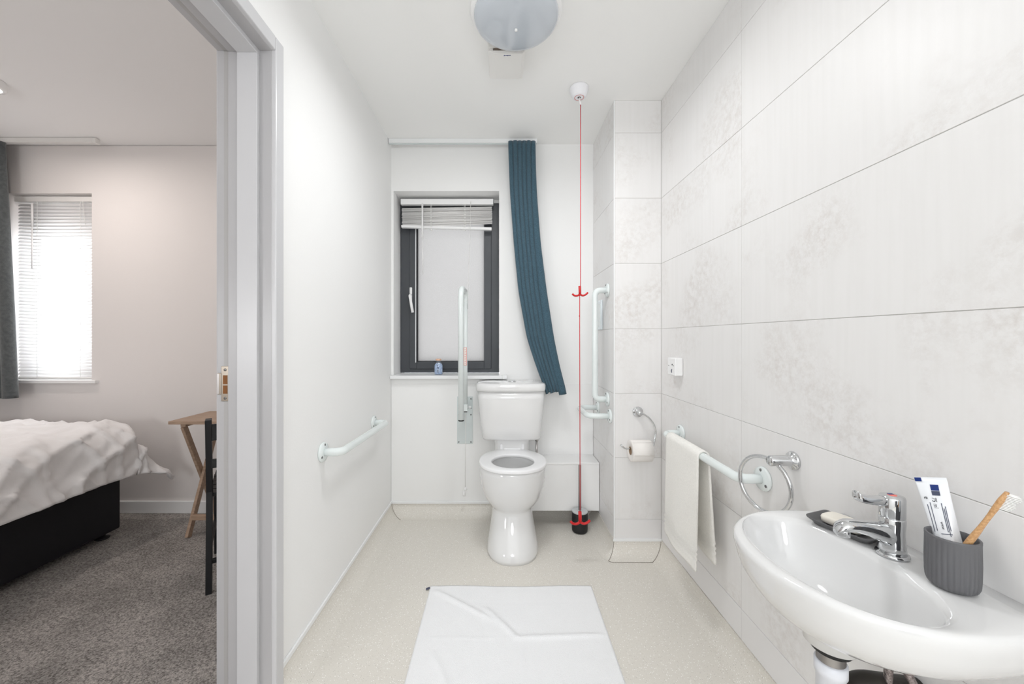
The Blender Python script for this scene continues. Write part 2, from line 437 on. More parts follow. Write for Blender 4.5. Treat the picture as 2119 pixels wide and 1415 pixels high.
# far wall with window hole
WX0, WX1, WZ0, WZ1 = -.712, -.010, .926, 2.150
b = B()
box(b, XL, WX0, YF, YF+.3, 0, ZC); box(b, WX1, XR+.1, YF, YF+.3, 0, ZC)
box(b, WX0, WX1, YF, YF+.3, 0, WZ0-.02); box(b, WX0, WX1, YF, YF+.3, WZ1, ZC)
wf = struct('wall_back', b, 'paint', 'white wall behind the toilet with the window recess')
b = B(); box(b, XL+.002, XP-.002, YF-.005, YF+.001, CV+.001, .868, .0015)
new('wall_panel', b, 'panel', wf)
# right wall carcass, pipe chase
b = B(); box(b, XR+.0016, XR+.2, YN, YF+.3, 0, ZC)
wr = struct('wall_right', b, 'grout', 'right wall of large pale mottled tiles')
b = B(); box(b, XP+.0016, XR+.003, YP+.0016, YF, 0, ZC)
wc = struct('wall_chase', b, 'grout', 'tiled boxed corner between toilet and right wall')
ROWS = [CV+.001, .190, .523, .871, 1.222, 1.576, 1.930, 2.2835, ZC]
JT = .0008
def tile(x0, x1, y0, y1, z0, z1, par, m='tile'):
    bm = B(); box(bm, x0, x1, y0, y1, z0, z1, .0008, 1); return new('tile', bm, m, par)
cols = [-2.6, -1.799, -.999, -.199, .601, 1.401, YP+.004]
for i in range(len(ROWS)-1):
    for j in range(len(cols)-1):
        tile(XR, XR+.0085, cols[j]+JT, cols[j+1]-JT, ROWS[i]+JT, ROWS[i+1]-JT, wr, 'tile_plain' if i == 0 else 'tile')
    tile(XP+.005, XR-.002, YP, YP+.0085, ROWS[i]+JT, ROWS[i+1]-JT, wc, 'tile_plain' if i == 0 else 'tile')
    tile(XP, XP+.0085, YP+.005, YF-.002, ROWS[i]+JT, ROWS[i+1]-JT, wc, 'tile_plain' if i == 0 else 'tile')
b = B(); box(b, XP-.002, XP+.0045, YP-.002, YP+.0045, CV, ZC, .0018); new('corner_trim', b, 'trim', wc, label='white plastic corner trim')
b = B(); box(b, XL, XR+.1, YN-.1, YN, 0, ZC); struct('wall_front', b, 'paint', 'white wall behind the camera')
b = B(); box(b, -.50, .55, YN, YN+.04, .01, 2.05, .003); d2 = struct('door_2', b, 'hall_dark', 'dark grey door in the wall behind the camera')  # unseen board added so the chrome has something dark to reflect
# cap strips over the cove
b = B(); box(b, XL, XL+.008, JY+.03, YF, CV-.002, CV+.016, .002); struct('trim_1', b, 'trim', 'white cap strip along foot of left wall')
b = B(); box(b, XL+.008, XP, YF-.013, YF-.005, CV-.002, CV+.014, .002); struct('trim_2', b, 'trim', 'white cap strip along foot of back wall')
b = B(); box(b, XP-.006, XR, YP-.006, YP, CV-.006, CV+.008, .0015); struct('trim_3', b, 'trim', 'thin white cap strip along foot of tiled corner')

b = B(); box(b, WX0, WX1, FY_+.0005, YF+.29, WZ1-.0215, WZ1+.01); new('reveal_filler', b, 'paint', wf)
# window sill board
b = B(); box(b, WX0-.012, .010, YF-.045, YF-.0055, WZ0-.022, WZ0, .003); box(b, WX0+.001, WX1-.001, YF-.0055, YF+.168, WZ0-.019, WZ0)
box(b, .0101, .042, YF-.045, YF-.0055, WZ0-.022, WZ0, .003)
struct('trim_4', b, 'trim', 'white window board under the bathroom window')

# ------------------------------------------------------------------ bathroom window
def ring_frame(bm, x0, x1, z0, z1, y0, y1, w, bev=.002, wt=None):
    wt = wt or w
    box(bm, x0, x0+w, y0, y1, z0, z1, bev); box(bm, x1-w, x1, y0, y1, z0, z1, bev)
    box(bm, x0+w-.001, x1-w+.001, y0, y1, z0, z0+w, bev); box(bm, x0+w-.001, x1-w+.001, y0, y1, z1-wt, z1, bev)
FY = YF+.170
win = bpy.data.objects.new('window_1', None); S.collection.objects.link(win); win.location = ((WX0+WX1)/2, FY, WZ0); props(win, 'anthracite bathroom window with obscured glass and white handle', kind='structure')
b = B(); ring_frame(b, WX0+.002, WX1-.001, WZ0, WZ1-.022, FY, FY+.07, .072, wt=.085); new('window_frame', b, 'anthracite', win)
sx0, sx1, sz0, sz1 = WX0+.056, WX1-.056, WZ0+.026, WZ1-.10
sx0 = (847.8-1036)/800*FY; sx1 = (1017-1036)/800*FY
b = B(); ring_frame(b, sx0, sx1, WZ0+.028, WZ1-.10, FY-.008, FY+.05, .052, .004); sash = new('sash', b, 'anthracite', win)
gx0, gx1, gz0, gz1 = sx0+.050, sx1-.050, WZ0+.078, WZ1-.150
b = B(); box(b, gx0, gx1, FY+.018, FY+.024, gz0, gz1); new('pane', b, 'frosted', win, label='obscured glass pane')
b = B(); box(b, gx0-.008, gx0-.0025, FY-.011, FY-.004, gz0-.005, gz1+.004, .001); new('glazing_bead', b, 'trim', win, label='pale glazing bead')
b = B(); box(b, gx0+.001, gx0+.007, FY+.002, FY+.018, gz0, gz1); box(b, gx0, gx1, FY+.008, FY+.018, gz0+.002, gz0+.006); new('gasket', b, 'rubber', win, label='black glazing gasket')
# handle
hx, hz = (852-1036)/800*FY, 1.17+87/800*FY
b = B(); box(b, hx-.012, hx+.006, FY-.020, FY-.008, hz-.052, hz+.062, .005, 3)
tube(b, bent([(hx-.003, FY-.018, hz+.01), (hx-.004, FY-.045, hz+.004), (hx+.004, FY-.048, hz-.04), (hx+.017, FY-.046, hz-.118)], .025), .0095, 10, flat=(1, .7))
new('window_handle', b, 'plastic', win, label='white window handle')

# ------------------------------------------------------------------ bathroom venetian blind, pulled up
by = FY-.065
bx0, bx1 = -.6895, -.0495
bl = thing('venetian_blind', ((bx0+bx1)/2, by, 2.10), 'white venetian blind pulled up into a stack over the grey bathroom window', 'blind')
b = B(); box(b, bx0, bx1, by-.016, by+.020, 2.092, 2.130, .002); new('headrail', b, 'plastic', bl)
for xe in (bx0, bx1):
    b = B(); box(b, xe-.0015, xe+.0015, by-.017, by+.021, 2.091, 2.131); new('end_cap', b, 'anthracite', bl, label='dark end cap of the headrail')
N = 24; me0 = None
for k in range(N):
    f = k/(N-1); z = 2.072 - f*.118; tilt = -.010 - f*.014
    if me0 is None:
        b = B(); rings = []
        for s in (-1, 1):
            rings.append([(s*.310, dy, .0025*(1-(dy/.0135)**2) + dz) for dy, dz in ((-.0135, 0), (-.007, 0), (0, 0), (.007, 0), (.0135, 0), (.0135, -.0012), (.007, -.0012), (0, -.0012), (-.007, -.0012), (-.0135, -.0012))])
        loft(b, rings); o = new('slat', b, 'slat', bl, origin=(0, 0, 0)); me0 = o.data
    else:
        o = bpy.data.objects.new('slat', me0); S.collection.objects.link(o); o.parent = bl
    o.location = Vector(((bx0+bx1)/2 + random.uniform(-.003, .003), by+random.uniform(-.003, .003), z)) - bl.location
    o.rotation_euler = (.55+random.uniform(-.10, .10), -tilt*-1.0*1.6, 0)
b = B(); cxm = (bx0+bx1)/2-.004
obox(b, (cxm, by, 1.9345), (.312, 0, -.0085), (0, .013, 0), (0, 0, .0095), .003); new('bottom_rail', b, 'plastic', bl)
for xx in ((893-1036)/800*by, (962-1036)/800*by):
    b = B()
    for k in range(7): box(b, xx-.008, xx+.008, by-.0165, by-.0150, 2.060-k*.019, 2.056-k*.019)
    tube(b, [(xx-.003, by-.0165, 2.095), (xx-.003, by-.0165, 1.935)], .0012, 6); tube(b, [(xx+.003, by-.0165, 2.095), (xx+.003, by-.0165, 1.935)], .0012, 6)
    lathe(b, [(.006, 0), (.006, .01)], (xx, by, 1.915), 10)
    new('ladder_cord', b, 'cord', bl)
wx = (874-1036)/800*(by-.03)
b = B(); tube(b, [(wx, by-.03, 2.09), (wx, by-.03, 1.86)], .0062, 8); tube(b, [(wx+.002, by-.03, 1.862), (wx+.003, by-.03, 1.61)], .0036, 8); tube(b, [(wx, by-.018, 2.10), (wx, by-.03, 2.085)], .002, 6)
new('tilt_wand', b, 'plastic', bl)
def P(px, py, d): return ((px-1036)/800*d, d, CAM_Z-(py-700)/800*d)
b = B(); tube(b, [P(974, 417, 2.655), P(973, 480, 2.64), P(970.5, 540, 2.62), P(968.5, 600, 2.60), P(967.5, 660, 2.57), P(965, 760, 2.525), P(964, 840, 2.505), P(962.5, 1008, 2.495)], .0016, 6)
lc = new('lift_cord', b, 'cord', bl)
p1 = P(963.5, 1008, 2.495); p2 = P(960.5, 1014, 2.495)
b = B(); lathe(b, [(.004, 0), (.010, -.012), (.009, -.016), (.003, -.017)], p1, 12); lathe(b, [(.003, 0), (.006, -.012), (.009, -.028), (.007, -.038), (.001, -.04)], p2, 12)
new('cord_tassel', b, 'plastic', bl, label='small white cord pull')

# bottle of bath salts on the sill
bp_ = P(907.5, 776.5, 2.60); bz = WZ0+.001
bt = thing('bath_salt_bottle', (bp_[0], 2.60, bz), 'small glass bottle of pale blue bath salts on the window board', 'bottle')
b = B(); lathe(b, [(.024, 0), (.0275, .004), (.0285, .03), (.0285, .062), (.026, .072), (.018, .082), (.0165, .088), (.0165, .094)], (bp_[0], 2.60, bz), 24); new('glass', b, 'bottleglass', bt)
b = B(); lathe(b, [(.022, .003), (.0262, .006), (.0268, .03), (.0268, .060), (.023, .069), (.014, .078)], (bp_[0], 2.60, bz), 20); new('bath_salts', b, 'bluesalt', bt, label='pale blue salts inside')
b = B(); lathe(b, [(.0175, .0945), (.0185, .096), (.0185, .104), (.017, .1065)], (bp_[0], 2.60, bz), 20); new('cap', b, 'cap', bt, label='peach coloured cap')
b = B()
for (dx, dz, w, h) in ((-.002, .064, .012, .003), (0, .052, .005, .006), (.002, .047, .006, .005), (.003, .041, .004, .004), (0, .030, .008, .003), (.001, .024, .004, .006), (.001, .015, .005, .004)):
    box(b, bp_[0]+dx-w/2, bp_[0]+dx+w/2, 2.60-.0292, 2.60-.0280, bz+dz-h/2, bz+dz+h/2)
new('printed_label', b, 'ink', bt, label='dark blue print on the bottle front')

# ------------------------------------------------------------------ curtain rails and curtains
ct = thing('curtain_rail', (-.25, 2.505, ZC-.001), 'white curtain rail on the bathroom ceiling above the grey window', 'curtain rail')
b = B(); box(b, XL+.003, .235, 2.492, 2.518, ZC-.028, ZC-.0005, .002); new('track', b, 'trim', ct)
b = B(); box(b, XL+.004, .234, 2.498, 2.512, ZC-.033, ZC-.027, .001); new('lower_lip', b, 'plate', ct)

def curtain(name, edges, bounds_top, bounds_bot, amp, m, y0, label, thick=.0025, yb=None, jit=0, seed=0, nz=70):
    """edges: list of (z, xl, xr, y) ; folds between bounds"""
    es = sorted(edges, reverse=True)
    def at(z):
        for (a, bb) in zip(es, es[1:]):
            if z >= bb[0]:
                t = (z-bb[0])/(a[0]-bb[0]); return [bb[i]*(1-t)+a[i]*t for i in range(4)]
        return es[-1]
    rows = []; zt, zb = es[0][0], es[-1][0]; per = 14; nf = len(bounds_top)-1
    rnd = random.Random(seed)
    zo = [rnd.uniform(-1, 1) for _ in range(nf)]
    for i in range(nz+1):
        t = i/nz; z = zt*(1-t)+zb*t; e = at(z)
        # smooth the edges
        h = .05; e1, e2 = at(min(zt, z+h)), at(max(zb, z-h)); xl = (e[1]*2+e1[1]+e2[1])/4; xr = (e[2]*2+e1[2]+e2[2])/4; yy = e[3]
        bd = [a*(1-t)+c*t for a, c in zip(bounds_top, bounds_bot)]
        row = []
        for k in range(nf):
            for j in range(per+1):
                s = j/per; th = (s-.5)*2*PI*.70
                c_ = (bd[k]+bd[k+1])/2; hw = (bd[k+1]-bd[k])/2*1.03
                u = c_ + hw*math.sin(th)
                w = (bd[k+1]-bd[k])*nf
                a = amp*(math.cos(th)+.6)*(.8+.2*w)*(1+.15*zo[k]+.10*math.sin(z*2.3+k*2))
                row.append((xl+(xr-xl)*u, yy-a, z + (jit*(zo[k]+.8*s) * t**6)))
        rows.append(row)
    bm = B(); loft(bm, rows, False, False, closed=False)
    o = new(name, bm, m, label=label, cat='curtain')
    s = o.modifiers.new('thickness', 'SOLIDIFY'); s.thickness = thick; s.offset = 0
    return o
def ex(px, py, d): return (px-1036)/800*d
ce = []
for py, l, r, d in ((291, 1052, 1108, 2.505), (350, 1054, 1109, 2.505), (400, 1056, 1111, 2.503), (500, 1063.5, 1118.5, 2.50), (600, 1073, 1131, 2.49), (700, 1091, 1146.5, 2.475), (760, 1111, 1159, 2.465), (814, 1132, 1173.5, 2.455)):
    d -= .022; ce.append((CAM_Z-(py-700)/800*(d-.02), ex(l, py, d-.02), ex(r, py, d-.02), d))
curtain('curtain', ce, [k/6 for k in range(7)], [0, .11, .23, .36, .50, .66, 1], .015, 'curtain_blue', 2.5, 'teal blue pleated curtain swept aside to the right of the bathroom window', jit=.016, seed=3)
b = B()
for k in range(7):
    x = .055+k*.028; box(b, x-.005, x+.005, 2.488, 2.520, ZC-.045, ZC-.028, .001)
new('glider', b, 'plastic', ct)

# ------------------------------------------------------------------ toilet
TX = .070
tl = thing('toilet', (TX, 2.25, 0), 'white close-coupled toilet with open seat and no lid against the back wall', 'toilet')
def ring(cx, hw, yf, yb, z, e=2.2, n=56, taper=0):
    """plan ring, y from yf (front) to yb (back)"""
    cy, hy = (yf+yb)/2, (yb-yf)/2; out = []
    for px, py in sel(n, hw, hy, e):
        k = 1 - taper*(py/hy) if hy else 1
        out.append((cx+px*k, cy+py, z))
    return out
b = B()
TR = [(0, .139, 1.985, 2.38, 2.3), (.02, .141, 1.984, 2.38, 2.3), (.05, .137, 1.998, 2.38, 2.3), (.10, .128, 2.030, 2.38, 2.3), (.16, .118, 2.062, 2.38, 2.3), (.205, .112, 2.078, 2.38, 2.3), (.220, .1105, 2.083, 2.38, 2.3),
      (.228, .1125, 2.080, 2.38, 2.3), (.240, .121, 2.070, 2.38, 2.28), (.262, .138, 2.052, 2.385, 2.25), (.285, .153, 2.036, 2.39, 2.2), (.31, .165, 2.022, 2.395, 2.15), (.355, .177, 2.004, 2.392, 2.1), (.40, .1825, 1.993, 2.396, 2.1), (.44, .1845, 1.987, 2.41, 2.1), (.462, .185, 1.986, 2.41, 2.1)]
rings = [ring(TX-.004, hw, yf, yb, z, e, taper=.06) for z, hw, yf, yb, e in TR]
rings.append(ring(TX-.004, .178, 1.992, 2.405, .468, 2.1, taper=.06))
# inside of the bowl
for z, hw, yf, yb in ((.468, .125, 2.035, 2.30), (.455, .122, 2.035, 2.30), (.44, .13, 2.03, 2.305), (.40, .125, 2.04, 2.30), (.34, .10, 2.075, 2.28), (.29, .065, 2.12, 2.26), (.27, .03, 2.16, 2.23)):
    rings.append(ring(TX-.004, hw, yf, yb, z, 2.1))
loft(b, rings); new('pan', b, 'ceramic', tl)
b = B(); loft(b, [ring(TX-.004, .083, 2.10, 2.27, .3135, 2), ring(TX-.004, .080, 2.103, 2.267, .315, 2)]); new('water', b, mat('toilet_water', (.36, .35, .34), .03, ior=1.33, coat=.3), tl)
b = B(); loft(b, [ring(TX, .10, 2.36, 2.535, z, 4) for z in (.415, .42)] + [ring(TX, .107, 2.375, 2.535, z, 4) for z in (.44, .52)] + [ring(TX, .112, 2.375, 2.535, z, 4) for z in (.545, .552)]); new('cistern_shelf', b, 'ceramic', tl)
# seat ring
b = B()
def seat_ring(sc_out, z, inner=False):
    if inner: return ring(TX-.002, .118*sc_out, 2.150-.121*sc_out, 2.150+.121*sc_out, z, 2.0, 72)
    return ring(TX-.002, .187*sc_out, 2.180-.204*sc_out, 2.180+.204*sc_out, z, 2.15, 72, taper=.05)
loft(b, [seat_ring(.980, .4715), seat_ring(.998, .4735), seat_ring(1.0, .478), seat_ring(1.0, .486), seat_ring(.994, .4895), seat_ring(.975, .491), seat_ring(1.06, .4905, True), seat_ring(1.015, .489, True), seat_ring(1.0, .485, True), seat_ring(1.0, .474, True), seat_ring(1.03, .4715, True)], False, False, loop=True)
st = new('seat', b, 'seat', tl)
b = B(); tube(b, [(TX-.055-.006, 2.395, .508), (TX+.063, 2.395, .508)], .013, 16); box(b, TX-.068-.006, TX-.055, 2.372, 2.415, .470, .522, .005); box(b, TX+.057, TX+.076, 2.372, 2.415, .470, .522, .005); box(b, TX-.05, TX+.05, 2.365, 2.39, .482, .496, .003)
new('seat_hinge', b, 'seat', tl)
# cistern
CX = .064
def rrect(cx, hw, yf, yb, z, r=.05, e=7, n=64):
    out = []; cy, hy = (yf+yb)/2, (yb-yf)/2
    for px, py in sel(n, hw, hy, e): 
        # bowed front
        bow = .012*(1-(px/hw)**2) if py < 0 else 0
        out.append((cx+px, cy+py-bow, z))
    return out
b = B(); loft(b, [rrect(CX+.003, .165, 2.375, 2.55, .546), rrect(CX+.003, .176, 2.362, 2.56, .550), rrect(CX+.003, .181, 2.356, 2.563, .560), rrect(CX+.003, .184, 2.352, 2.565, .60), rrect(CX+.001, .196, 2.345, 2.565, .70), rrect(CX, .206, 2.342, 2.565, .80), rrect(CX, .208, 2.342, 2.565, .845)])
new('cistern', b, 'ceramic', tl)
b = B(); loft(b, [rrect(CX-.002, .208, 2.340, 2.566, .846), rrect(CX-.002, .213, 2.334, 2.568, .849), rrect(CX-.002, .215, 2.331, 2.568, .860), rrect(CX-.002, .215, 2.331, 2.568, .882), rrect(CX-.002, .212, 2.335, 2.566, .892), rrect(CX-.002, .200, 2.348, 2.56, .897), rrect(CX-.002, .15, 2.38, 2.55, .899)])
new('cistern_lid', b, 'ceramic', tl)
b = B(); lathe(b, [(.024, 0), (.024, .005), (.021, .008), (.0205, .0065), (.003, .0075)], (CX+.008, 2.43, .898), 24); new('flush_button', b, 'chrome', tl, label='round chrome flush button')
b = B(); tube(b, [(CX+.165, 2.45, .56), (CX+.165, 2.45, .40), (CX+.155, 2.47, .345)], .007, 10); lathe(b, [(.011, 0), (.011, .02)], (CX+.165, 2.45, .52), 6); new('inlet_pipe', b, 'steel', tl, label='short metal inlet pipe')

# ------------------------------------------------------------------ boxed pipe casing
px_ = thing('pipe_boxing', (.30, 2.45, .10), 'low white boxed pipe casing between toilet and tiled corner', 'pipe casing')
b = B(); box(b, 0, XP-.003, 2.400, 2.418, .100, .385, .001); new('front_panel', b, 'panel', px_)
b = B(); box(b, 0, XP-.003, 2.398, YF-.006, .385, .399, .003); new('top_panel', b, 'panel', px_)
b = B(); box(b, .002, .014, 2.418, YF-.014, .100, .385); new('side_panel', b, 'panel', px_)

# ------------------------------------------------------------------ grab rails
def flange(bm, c, n, r=.040, t=.010):
    c, n = Vector(c), Vector(n).normalized()
    u = n.cross(Vector((0, 0, 1))).normalized() if abs(n.z) < .9 else Vector((1, 0, 0)); v = n.cross(u)
    rings = []
    for rr, h in ((r, 0), (r, t*.5), (r*.92, t), (r*.5, t*1.3), (r*.42, t*1.3)):
        rings.append([c+n*h+(u*math.cos(2*PI*k/28)+v*math.sin(2*PI*k/28))*rr for k in range(28)])
    loft(bm, rings)
def screws(par, c, n, r=.029, t=.011, ang=(.5, 2.6, 4.7)):
    c, n = Vector(c), Vector(n); u = n.cross(Vector((0, 0, 1))).normalized(); v = n.cross(u)
    for a in ang:
        p = c + n*t*1.06 + (u*math.cos(a)+v*math.sin(a))*r; bm = B()
        rings = [[p+n*h+(u*math.cos(2*PI*k/10)+v*math.sin(2*PI*k/10))*rr for k in range(10)] for rr, h in ((.0052, -.003), (.0052, .0010), (.003, .0018))]
        loft(bm, rings); new('screw', bm, 'screw', par)
def rail(pa, pb, n, off, label, r=.016, bend=.055, fr=.040, t=.01, cb=None, par=None):
    pa, pb, n = Vector(pa), Vector(pb), Vector(n)
    th = thing('grab_rail', (pa+pb)/2, label, 'grab rail')
    bm = B(); tube(bm, bent([pa+n*.004, pa+n*off, pb+n*off, pb+n*.004], bend, 10), r, 18); new('bar', bm, 'enamel', th)
    for p in (pa, pb):
        bm = B(); flange(bm, p+n*.0005, n, fr, t); f = new('flange', bm, 'enamel', th); screws(f, p, n, fr*.74, t+.001)
    return th
rail((XL, 1.575, .707), (XL, 2.205, .690), (1, 0, 0), .078, 'white horizontal grab rail on the plain left wall', r=.0165)
rail((XR, 1.280, .705), (XR, 1.865, .713), (-1, 0, 0), .082, 'white horizontal grab rail on the right wall, towel over it')
rail((XP, 2.216, .822), (XP, 2.216, 1.445), (-1, 0, 0), .074, 'white vertical grab rail on side of tiled corner', r=.0172, bend=.06)
rail((XP, 2.165, .735), (XP, 2.435, .735), (-1, 0, 0), .125, 'short white horizontal grab rail below the vertical one', r=.0160, bend=.055)
# hinged drop-down rail folded up
dx = -.235
dr = thing('drop_down_rail', (dx, 2.45, .694), 'white hinged support rail folded upright beside the toilet', 'support rail')
b = B(); box(b, -.2885, -.1850, YF-.010, YF-.0045, .472, .785, .0015); wp = new('wall_plate', b, 'plate', dr, label='pale grey-green mounting plate')
for sx_ in (-.277, -.197):
    for sz_ in (.484, .665, .708, .770):
        b = B(); lathe(b, [(.0045, 0), (.0045, .002), (.003, .003)], (sx_, YF-.0098, sz_), 10, axis='-y'); new('screw', b, 'screw', wp)
b = B(); tube(b, bent([(dx+.003, 2.27, .692), (dx-.002, 2.29, 1.475), (dx+.010, 2.47, 1.475), (dx+.008, 2.485, 1.36)], .085, 12), .0165, 18); new('outer_arm', b, 'enamel', dr)
b = B(); tube(b, [(dx+.010, 2.475, 1.40), (dx+.009, 2.478, .74)], .0135, 16); new('inner_arm', b, 'enamel', dr)
b = B(); lathe(b, [(.0155, 0), (.0168, .002), (.0168, .006)], (dx+.003, 2.27, .6845), 18); new('end_cap', b, 'dark', dr, label='dark plug in lower end')
b = B(); box(b, dx-.010, dx+.024, 2.455, 2.500, .705, .750, .004); box(b, dx-.004, dx+.016, 2.50, YF-.010, .70, .765, .002); new('hinge_block', b, 'enamel', dr)
b = B(); box(b, dx-.008, dx+.022, 2.4545, 2.47, .7005, .7055); new('hinge_gap', b, 'dark', dr, label='dark gap under hinge block')
b = B(); lathe(b, [(.006, 0), (.006, .010), (.009, .0105), (.009, .018), (.005, .02)], (dx+.024, 2.48, .728), 14, axis='x'); new('pivot_bolt', b, 'plastic', dr)
b = B(); box(b, dx-.0005, dx+.0195, 2.4628, 2.4640, .998, 1.112); sk = new('sticker', b, 'stickerpaper', dr, label='white warning sticker with red outline')
b = B(); x0, x1, z0, z1, y_ = dx-.0005, dx+.0195, .998, 1.112, 2.4626
box(b, x0, x0+.0022, y_-.0004, y_, z0, z1); box(b, x1-.0022, x1, y_-.0004, y_, z0, z1); box(b, x0, x1, y_-.0004, y_, z0, z0+.0022); box(b, x0, x1, y_-.0004, y_, z1-.0022, z1)
for k in range(9): box(b, x0+.006, x1-.007+.003*(k % 2), y_-.0004, y_, z0+.012+k*.011, z0+.0145+k*.011)
new('sticker_print', b, 'redpaint', sk)
# pale plate on chase side wall
wd = thing('wall_dispenser', (XP, 2.375, 1.22), 'flat pale blue plastic plate behind the vertical grab rail', 'dispenser')
b = B(); box(b, XP-.012, XP-.0004, 2.325, 2.415, 1.222, 1.403, .004, 2); new('body', b, 'clearplate', wd)
b = B(); box(b, XP-.0145, XP-.0115, 2.335, 2.405, 1.245, 1.380, .001); new('raised_face', b, 'enamel', wd)

# ------------------------------------------------------------------ emergency pull cord
px0, pd = .404, 1.99
pc = thing('emergency_pull_cord', (px0, pd, ZC), 'red emergency pull cord with two red toggles hanging from ceiling', 'pull cord')
b = B(); lathe(b, [(.047, 0), (.048, .004), (.048, .010), (.043, .028), (.037, .045), (.032, .050), (.010, .051), (.006, .049)], (px0, pd, ZC-.0005), 32, axis='-z'); rs = new('ceiling_rose', b, 'pull_body', pc)
b = B(); lathe(b, [(.0245, 0), (.0250, .0015), (.0215, .0015), (.021, 0)], (px0, pd, ZC-.0505), 28, axis='-z'); new('red_ring', b, mat('faded_red_ring', (.72, .36, .34), .5), rs, label='faint red printed ring')
b = B(); tube(b, [(px0, pd, ZC-.048), (px0+.002, pd, ZC-.060)], .003, 8); tube(b, [(px0+.001, pd, ZC-.058), (px0+.007, pd, ZC-.088)], .0055, 10, rad=[.0045, .0058]); new('cord_connector', b, 'plastic', pc)
cx_ = px0+.007
b = B(); tube(b, [(cx_, pd, ZC-.086), (cx_, pd, 1.45), (cx_-.004, pd, 1.39), (cx_-.004, pd, 1.20), (cx_-.002, pd, .255)], .0021, 6); new('cord', b, 'redcord', pc)
b = B(); lathe(b, [(.001, -.004), (.004, 0), (.001, .004)], (cx_-.005, pd, 1.285), 10); new('knot', b, 'red', pc)
def toggle(x, z, s=1):
    bm = B()
    tube(bm, [(x-.001, pd, z+.046*s), (x, pd, z+.020*s), (x, pd, z+.002)], .0068*s, 10)
    q = Vector((x, pd, z))
    for a in (-1, 1):
        pts = [(x, pd, z+.004), (x+a*.014*s, pd-.003, z-.005*s), (x+a*.030*s, pd-.004, z-.001*s+.003*a), (x+a*.040*s, pd-.004, z+.009*s+.003*a)]
        tube(bm, bent(pts, .012), .0062*s, 10, flat=(1, .8))
    return new('toggle', bm, 'red', pc, label='three-armed red toggle')
toggle(cx_-.003, 1.393, 1); toggle(cx_-.002, .222, 1.25)

# ------------------------------------------------------------------ toilet brush
bx_, by_ = .4800, 2.345
tb = thing('toilet_brush', (bx_, by_, 0), 'black toilet brush pot with steel handle on the floor by the pipe casing', 'toilet brush')
b = B(); lathe(b, [(.040, 0), (.046, .006), (.0475, .02), (.0475, .118), (.0455, .120), (.044, .118), (.043, .06), (.001, .055)], (bx_, by_, .001), 32); new('pot', b, 'rubber', tb)
b = B(); lathe(b, [(.0475, .1185), (.0485, .125), (.044, .130), (.014, .132), (.008, .130)], (bx_, by_, .001), 32); new('pot_rim', b, mat('clear_grey_plastic', (.55, .57, .58), .15), tb, label='translucent grey rim')
b = B(); lathe(b, [(.0085, .125), (.0085, .398), (.007, .402)], (bx_, by_, .001), 16); new('handle', b, 'steel', tb, label='brushed steel handle')

# ------------------------------------------------------------------ toilet roll holder
rx, rz = P(1319.5, 852, YP)[0], P(1319.5, 852, YP)[2]
rh = thing('toilet_roll_holder', (rx, YP, rz), 'chrome curved toilet roll holder on the tiled corner', 'holder')
b = B(); lathe(b, [(.0285, 0), (.0285, .005), (.026, .008), (.012, .010), (.012, .040), (.010, .043), (.001, .044)], (rx, YP-.0005, rz), 32, axis='-y'); new('rosette', b, 'chrome', rh)
yy = YP-.034
pts = [(rx+.006, yy, rz-.004)] + [P(px, py, yy-.01*k/6) for k, (px, py) in enumerate(((1331, 856), (1343, 864), (1353, 877), (1357.5, 893), (1355, 906)))] 
pts += [(P(1349, 917, yy)[0], yy-.020, .598), (.780, yy-.030, .590), (.66, yy-.030, .590), (.645, yy-.030, .596), (P(1285, 906, yy-.03)[0], yy-.030, .612)]
b = B(); tube(b, bent(pts, .012, 4), .0048, 12); new('arm', b, 'chrome', rh)
ry = yy-.030; rzc = .580
tr = thing('toilet_roll', (.735, ry, rzc-.055), 'white toilet roll hanging on the chrome holder', 'toilet roll')
b = B(); n = 48; RO, RI = .056, .0195
def circ(x, r, n=48): return [(x, ry+r*math.cos(2*PI*k/n), rzc+r*math.sin(2*PI*k/n)) for k in range(n)]
loft(b, [circ(.682, RI+.001), circ(.681, RO-.003), circ(.683, RO), circ(.786, RO), circ(.788, RO-.003), circ(.787, RI+.001)], loop=True); new('paper', b, 'paper', tr)
b = B(); loft(b, [circ(.6805, RI-.0015), circ(.6805, RI+.0015), circ(.7885, RI+.0015), circ(.7885, RI-.0015)], loop=True); new('core', b, 'card', tr, label='brown cardboard core')
b = B(); rows = []
for i in range(8):
    a = PI/2 + .5 + i*.16
    rows.append([(x, ry+math.cos(a)*(RO+.0012), rzc+math.sin(a)*(RO+.0012)) for x in (.684, .735, .786)])
rows.append([(x, ry-RO*1.02-.001, rzc-.012) for x in (.684, .735, .786)])
loft(b, rows, False, False, closed=False); ls = new('loose_sheet', b, 'paper', tr); ls.modifiers.new('t', 'SOLIDIFY').thickness = .0012

# ------------------------------------------------------------------ alarm reset unit
au = thing('alarm_reset_unit', (XR, 1.89, .992), 'small white alarm reset box on the right wall tiles', 'alarm unit')
b = B(); box(b, XR-.040, XR-.0004, 1.845, 1.928, .990, 1.076, .005, 3); new('housing', b, 'plastic', au)
for (yy_, zz, r_) in ((1.875, 1.043, .004), (1.862, 1.038, .002), (1.912, 1.036, .002)):
    b = B(); lathe(b, [(r_, 0), (r_, .0012), (r_*.6, .0015)], (XR-.0398, yy_, zz), 12, axis='-x'); new('indicator', b, 'blackink', au, label='small dark indicator')
b = B(); tube(b, [(XR-.0405, 1.878, 1.020), (XR-.0405, 1.884, 1.012), (XR-.0405, 1.880, 1.004)], .0026, 6); new('key_symbol', b, 'ink', au, label='small printed symbol')

